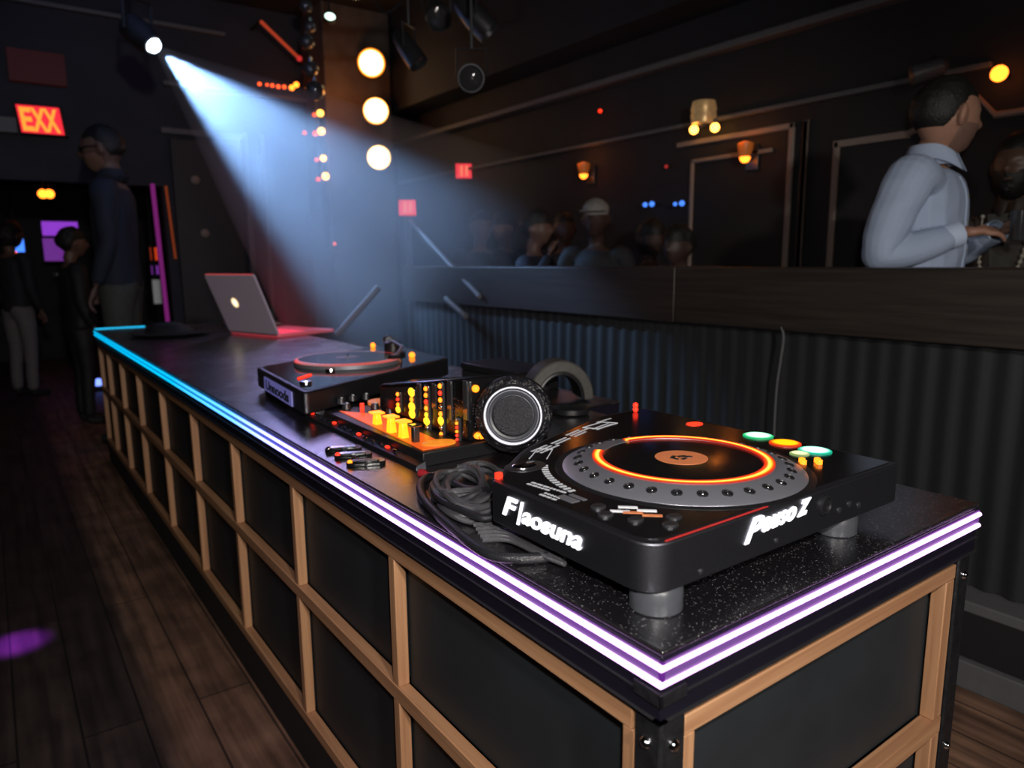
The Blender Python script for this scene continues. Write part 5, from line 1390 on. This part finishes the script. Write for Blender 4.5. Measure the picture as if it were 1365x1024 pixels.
tag(MB(frame(p, e, (0, 0, 1))).box((-0.2, -0.07, -0.02), (0.085, 0.07, 0.01)).build('wall_plaque', mat('grey_plaque', (0.12, 0.12, 0.12), 0.6), bevel=0.004), 'dim grey plaque left of the EXX sign', 'plaque')
for (u, l) in ((57, 'left'), (66, 'right')):
    p = ony(u, 258.5, 9.5); t = thing('wall_bulb', '%s lamp of the bright orange pair below the EXX sign' % l, 'lamp', p, 0, 'orange lamp pair below the EXX sign')
    MB().ball(p, 0.050, 14, 10).build('globe', 'orangebulb', t); MB().cyl(p, p + V((0, 0, 0.30)), 0.012, seg=8).build('rod', 'matte', t)
struct('soffit_1', MB().box((-3.85, 9.2, 2.62), (1.6, 10.6, 2.80)), 'wallblue')
def panel(name, u0, v0, u1, v1, y, m, label, cat, frame_m='matte'):
    a, c = ony(u0, v1, y), ony(u1, v0, y)
    t = thing(name, label, cat, ((a.x + c.x) / 2, y, a.z))
    MB().box((a.x, y, a.z), (c.x, y + 0.02, c.z)).build('lit_face', m, t)
    MB().box((a.x - 0.02, y + 0.02, a.z - 0.02), (c.x + 0.02, y + 0.07, c.z + 0.02)).build('case', frame_m, t)
    MB().cyl(((a.x + c.x) / 2, y + 0.05, c.z), ((a.x + c.x) / 2, y + 0.05, 4.25), 0.02, seg=8).build('hanger', 'matte', t)
M['violet'] = mat('violet_panel_glow', (0.2, 0.05, 0.3), 0.5, emit=(0.33, 0.05, 0.75), estr=0.75, nscale=2.5, namt=0.6)
M['violetdim'] = mat('dim_violet_panel_glow', (0.2, 0.05, 0.3), 0.5, emit=(0.30, 0.05, 0.55), estr=0.40, nscale=2.5, namt=0.6)
panel('glowing_sign', 57, 296, 103, 314, 12.0, 'violet', 'upper violet glowing panel behind the standing person on the left', 'light panel')
panel('glowing_sign', 60, 318, 88, 348, 12.2, 'violetdim', 'lower dim violet panel behind the standing person on the left', 'light panel')
panel('glowing_sign', -20, 304, 28, 316, 12.0, mat('orange_panel_glow', (0.3, 0.1, 0.05), 0.5, emit=(1, 0.13, 0.02), estr=0.7), 'orange glowing strip at the far left edge of the room', 'light panel')
panel('video_screen', 11, 318, 31, 336, 11.4, mat('blue_screen_glow', (0.02, 0.05, 0.3), 0.3, emit=(0.05, 0.22, 1.0), estr=1.6), 'small bright blue screen at the far left', 'screen')
p = ony(17, 338, 10.2); t = thing('wall_bulb', 'small red bulb under the blue screen at the far left', 'lamp', p); MB().ball(p, 0.045, 12, 8).build('globe', 'redbulb', t); MB().cyl(p, p + V((0, 0, .2)), .012, seg=8).build('rod', 'matte', t)
# neon verticals by the door
def strip(u0, v0, u1, v1, y, w, m, label):
    a, c = ony(u0, v0, y), ony(u1, v1, y)
    t = thing('neon_tube', label, 'neon tube', c)
    MB().tube([a, a.lerp(c, .5), c], w, 8).build('tube', m, t)
    MB().tube([a + V((0, w + .01, 0)), c + V((0, w + .01, 0))], w * 0.8, 6).build('backing', 'matte', t)
strip(203, 245, 224, 432, 7.9, 0.022, mat('magenta_neon', (0.2, 0.02, 0.2), 0.4, emit=(0.45, 0.035, 0.36), estr=0.28), 'tall magenta neon strip left of the back door')
strip(221, 248, 234, 345, 7.9, 0.012, mat('orange_neon', (0.2, 0.05, 0.02), 0.4, emit=(0.8, 0.12, 0.02), estr=0.16), 'thin orange neon strip beside the magenta strip')
panel('glowing_sign', 202, 330, 209, 347, 9.5, mat('orange_panel_glow2', (.3, .05, .02), .5, emit=(1, .08, .01), estr=.5), 'small orange lit panel left of the magenta strip', 'light panel')
panel('glowing_sign', 203, 354, 211, 366, 9.75, 'violetdim', 'small violet lit panel under the small orange one', 'light panel')
panel('poster', 206, 373, 213, 405, 9.4, mat('pale_poster', (.5, .5, .5), .6, emit=(.8, .8, .8), estr=.10), 'narrow pale poster left of the magenta strip', 'poster')
p = ony(48, 92, 7.95)
tag(MB().box((p.x - 0.22, 7.93, p.z - 0.13), (p.x + 0.24, 7.995, p.z + 0.16)).build('red_wall_glow', mat('dim_red_wall_glow', (0.03, 0.004, 0.004), 0.6, emit=(1, 0.02, 0.02), estr=0.010, nscale=4, namt=0.6)), 'painted red glow on the wall above the EXX sign', 'painted glow')  # red glow reflected on the wall, made as a faintly emitting box
p = onz(132, 517, 0.03)
t = thing('floor_light', 'small blue floor light beyond the far counter end', 'lamp', (p.x, p.y, 0))
MB().lathe([(0.09, 0), (0.09, 0.04), (0.06, 0.06), (0, 0.06)], 20, (p.x, p.y, 0)).build('housing', 'matte', t)
MB().ball((p.x, p.y, 0.085), 0.055, 14, 10).build('lens', mat('blue_white_glow', (.1, .2, .5), .3, emit=(0.18, 0.28, 1.0), estr=2.2), t)

# ------------------------------------------------------------------ moving spotlight and its beam
S = at(205, 61, 5.5)
T = V((1.98, 3.74, 1.23)); AXD = (T - S).normalized()
AXD = V((0.419, -0.664, -0.615)).normalized()
Q = AXD.to_track_quat('Z', 'Y').to_matrix()
sp = thing('beam_spotlight', 'bright white spotlight throwing the hazy blue beam across the room', 'spotlight', S)
MB().lathe([(0.05, -0.32), (0.10, -0.28), (0.105, -0.10), (0.075, -0.02), (0.075, 0.0), (0.06, 0.0), (0.055, -0.03), (0, -0.03)], 28, S, M0=Q).build('housing', 'matte', sp)
MB().lathe([(0.058, -0.012), (0.05, 0.016), (0.03, 0.030), (0, 0.034)], 28, S, M0=Q).build('lens', mat('white_blue_lens', (0.8, 0.9, 1), 0.2, emit=(0.72, 0.85, 1.0), estr=9.0), sp)
c = S - AXD * 0.18; sd_ = Q @ V((0.13, 0, 0))
MB().tube([c + sd_, c + sd_ + V((0, 0, .24)), c - sd_ + V((0, 0, .24)), c - sd_], 0.014, 8).build('yoke', 'matte', sp)
MB().cyl(c + V((0, 0, .24)), (c.x, c.y, 4.25), 0.02, seg=8).build('rod', 'matte', sp)
ld = bpy.data.lights.new('beam_lamp', 'SPOT'); lo = bpy.data.objects.new('beam_lamp', ld); COL.objects.link(lo)
lo.location = S + AXD * 0.03; lo.rotation_euler = (-AXD).to_track_quat('Z', 'Y').to_euler()
ld.energy = 5200; ld.color = (0.28, 0.53, 1.0); ld.spot_size = math.radians(34.5); ld.spot_blend = 0.5; ld.shadow_soft_size = 0.03
HL = 3.25; hr = math.tan(math.radians(19.5))
hz = MB().lathe([(0.030, 0.055), (0.03 + hr * HL * 0.5, HL * 0.5), (0.03 + hr * HL, HL), (0.02 + hr * HL * 0.9, HL + 0.25), (0.0, HL + 0.38)], 48, S, M0=Q)
vm = bpy.data.materials.new('haze'); vm.use_nodes = True; nt = vm.node_tree; nt.nodes.clear()
out = nt.nodes.new('ShaderNodeOutputMaterial'); vs_ = nt.nodes.new('ShaderNodeVolumeScatter')
vs_.inputs['Color'].default_value = (0.92, 0.95, 1, 1); vs_.inputs['Density'].default_value = 0.42; vs_.inputs['Anisotropy'].default_value = 0.15
tc_ = nt.nodes.new('ShaderNodeTexCoord'); ln_ = nt.nodes.new('ShaderNodeVectorMath'); ln_.operation = 'LENGTH'
nt.links.new(tc_.outputs['Object'], ln_.inputs[0])
mr_ = nt.nodes.new('ShaderNodeMapRange'); mr_.interpolation_type = 'SMOOTHSTEP'
mr_.inputs['From Min'].default_value = 2.5; mr_.inputs['From Max'].default_value = 3.5
mr_.inputs['To Min'].default_value = 0.42; mr_.inputs['To Max'].default_value = 0.0
nt.links.new(ln_.outputs['Value'], mr_.inputs['Value']); nt.links.new(mr_.outputs['Result'], vs_.inputs['Density'])
nt.links.new(vs_.outputs[0], out.inputs['Volume'])
haze = hz.build('haze_beam', vm, None, origin=S)
tag(haze, 'misty blue white light beam fanning down from the spotlight', 'haze', kind='stuff')
# ------------------------------------------------------------------ lights
w = bpy.data.worlds.new('club_dark'); SC.world = w; w.use_nodes = True
w.node_tree.nodes['Background'].inputs[0].default_value = (0.55, 0.6, 0.9, 1); w.node_tree.nodes['Background'].inputs[1].default_value = 0.006
def light(name, kind, loc, energy, color, target=None, **kw):
    d = bpy.data.lights.new(name, kind); o = bpy.data.objects.new(name, d); COL.objects.link(o)
    o.location = loc; d.energy = energy; d.color = color
    for k_, v_ in kw.items(): setattr(d, k_, v_)
    if target is not None: o.rotation_euler = (V(target) - V(loc)).to_track_quat('-Z', 'Y').to_euler()
    return o
light('camera_flash', 'AREA', CAM_LOC + CAM_R @ V((0.06, 0.16, 0.05)), 17, (1.0, 0.96, 0.90), CAM_LOC + FWD * 3, size=0.06)
light('fill_light', 'SPOT', (-0.75, -3.2, 2.5), 340, (1.0, 0.93, 0.86), (1.15, 2.6, 0.9), spot_size=math.radians(62), spot_blend=0.5, shadow_soft_size=0.12)  # unseen fill added behind the camera to brighten the far counter
light('violet_floor_spot', 'SPOT', (-1.3, 3.6, 3.8), 2600, (0.45, 0.05, 1.0), onz(22, 858, 0), spot_size=math.radians(3.6), spot_blend=1.0, shadow_soft_size=0.03)
light('violet_wash', 'SPOT', (-1.6, 1.6, 3.6), 16, (0.45, 0.08, 1.0), (-0.35, 1.0, 0), spot_size=math.radians(34), spot_blend=1.0, shadow_soft_size=0.1)
light('violet_sheen_fill', 'SPOT', (2.0, 6.7, 3.0), 80, (0.50, 0.42, 1.0), (0.20, 2.2, 1.0), spot_size=math.radians(30), spot_blend=0.8, shadow_soft_size=0.45)  # unseen source added to give the worktop its violet sheen
light('amber_pillar_wash', 'POINT', ony(470, 130, 6.9), 6, (1.0, 0.32, 0.06), shadow_soft_size=0.12)
light('blue_room_wash', 'AREA', (0.2, 5.2, 4.1), 6, (0.25, 0.4, 1.0), (0.4, 8.0, 2.6), size=1.2)
for q in sc:
    light('wall_lamp_glow', 'POINT', (3.62, q.y, q.z + 0.14), 0.6, (1.0, 0.25, 0.03), shadow_soft_size=0.03)
SC.cycles.use_denoising = True
try: SC.cycles.volume_step_rate = 1.0; SC.cycles.volume_bounces = 0; SC.cycles.max_bounces = 6
except Exception: pass
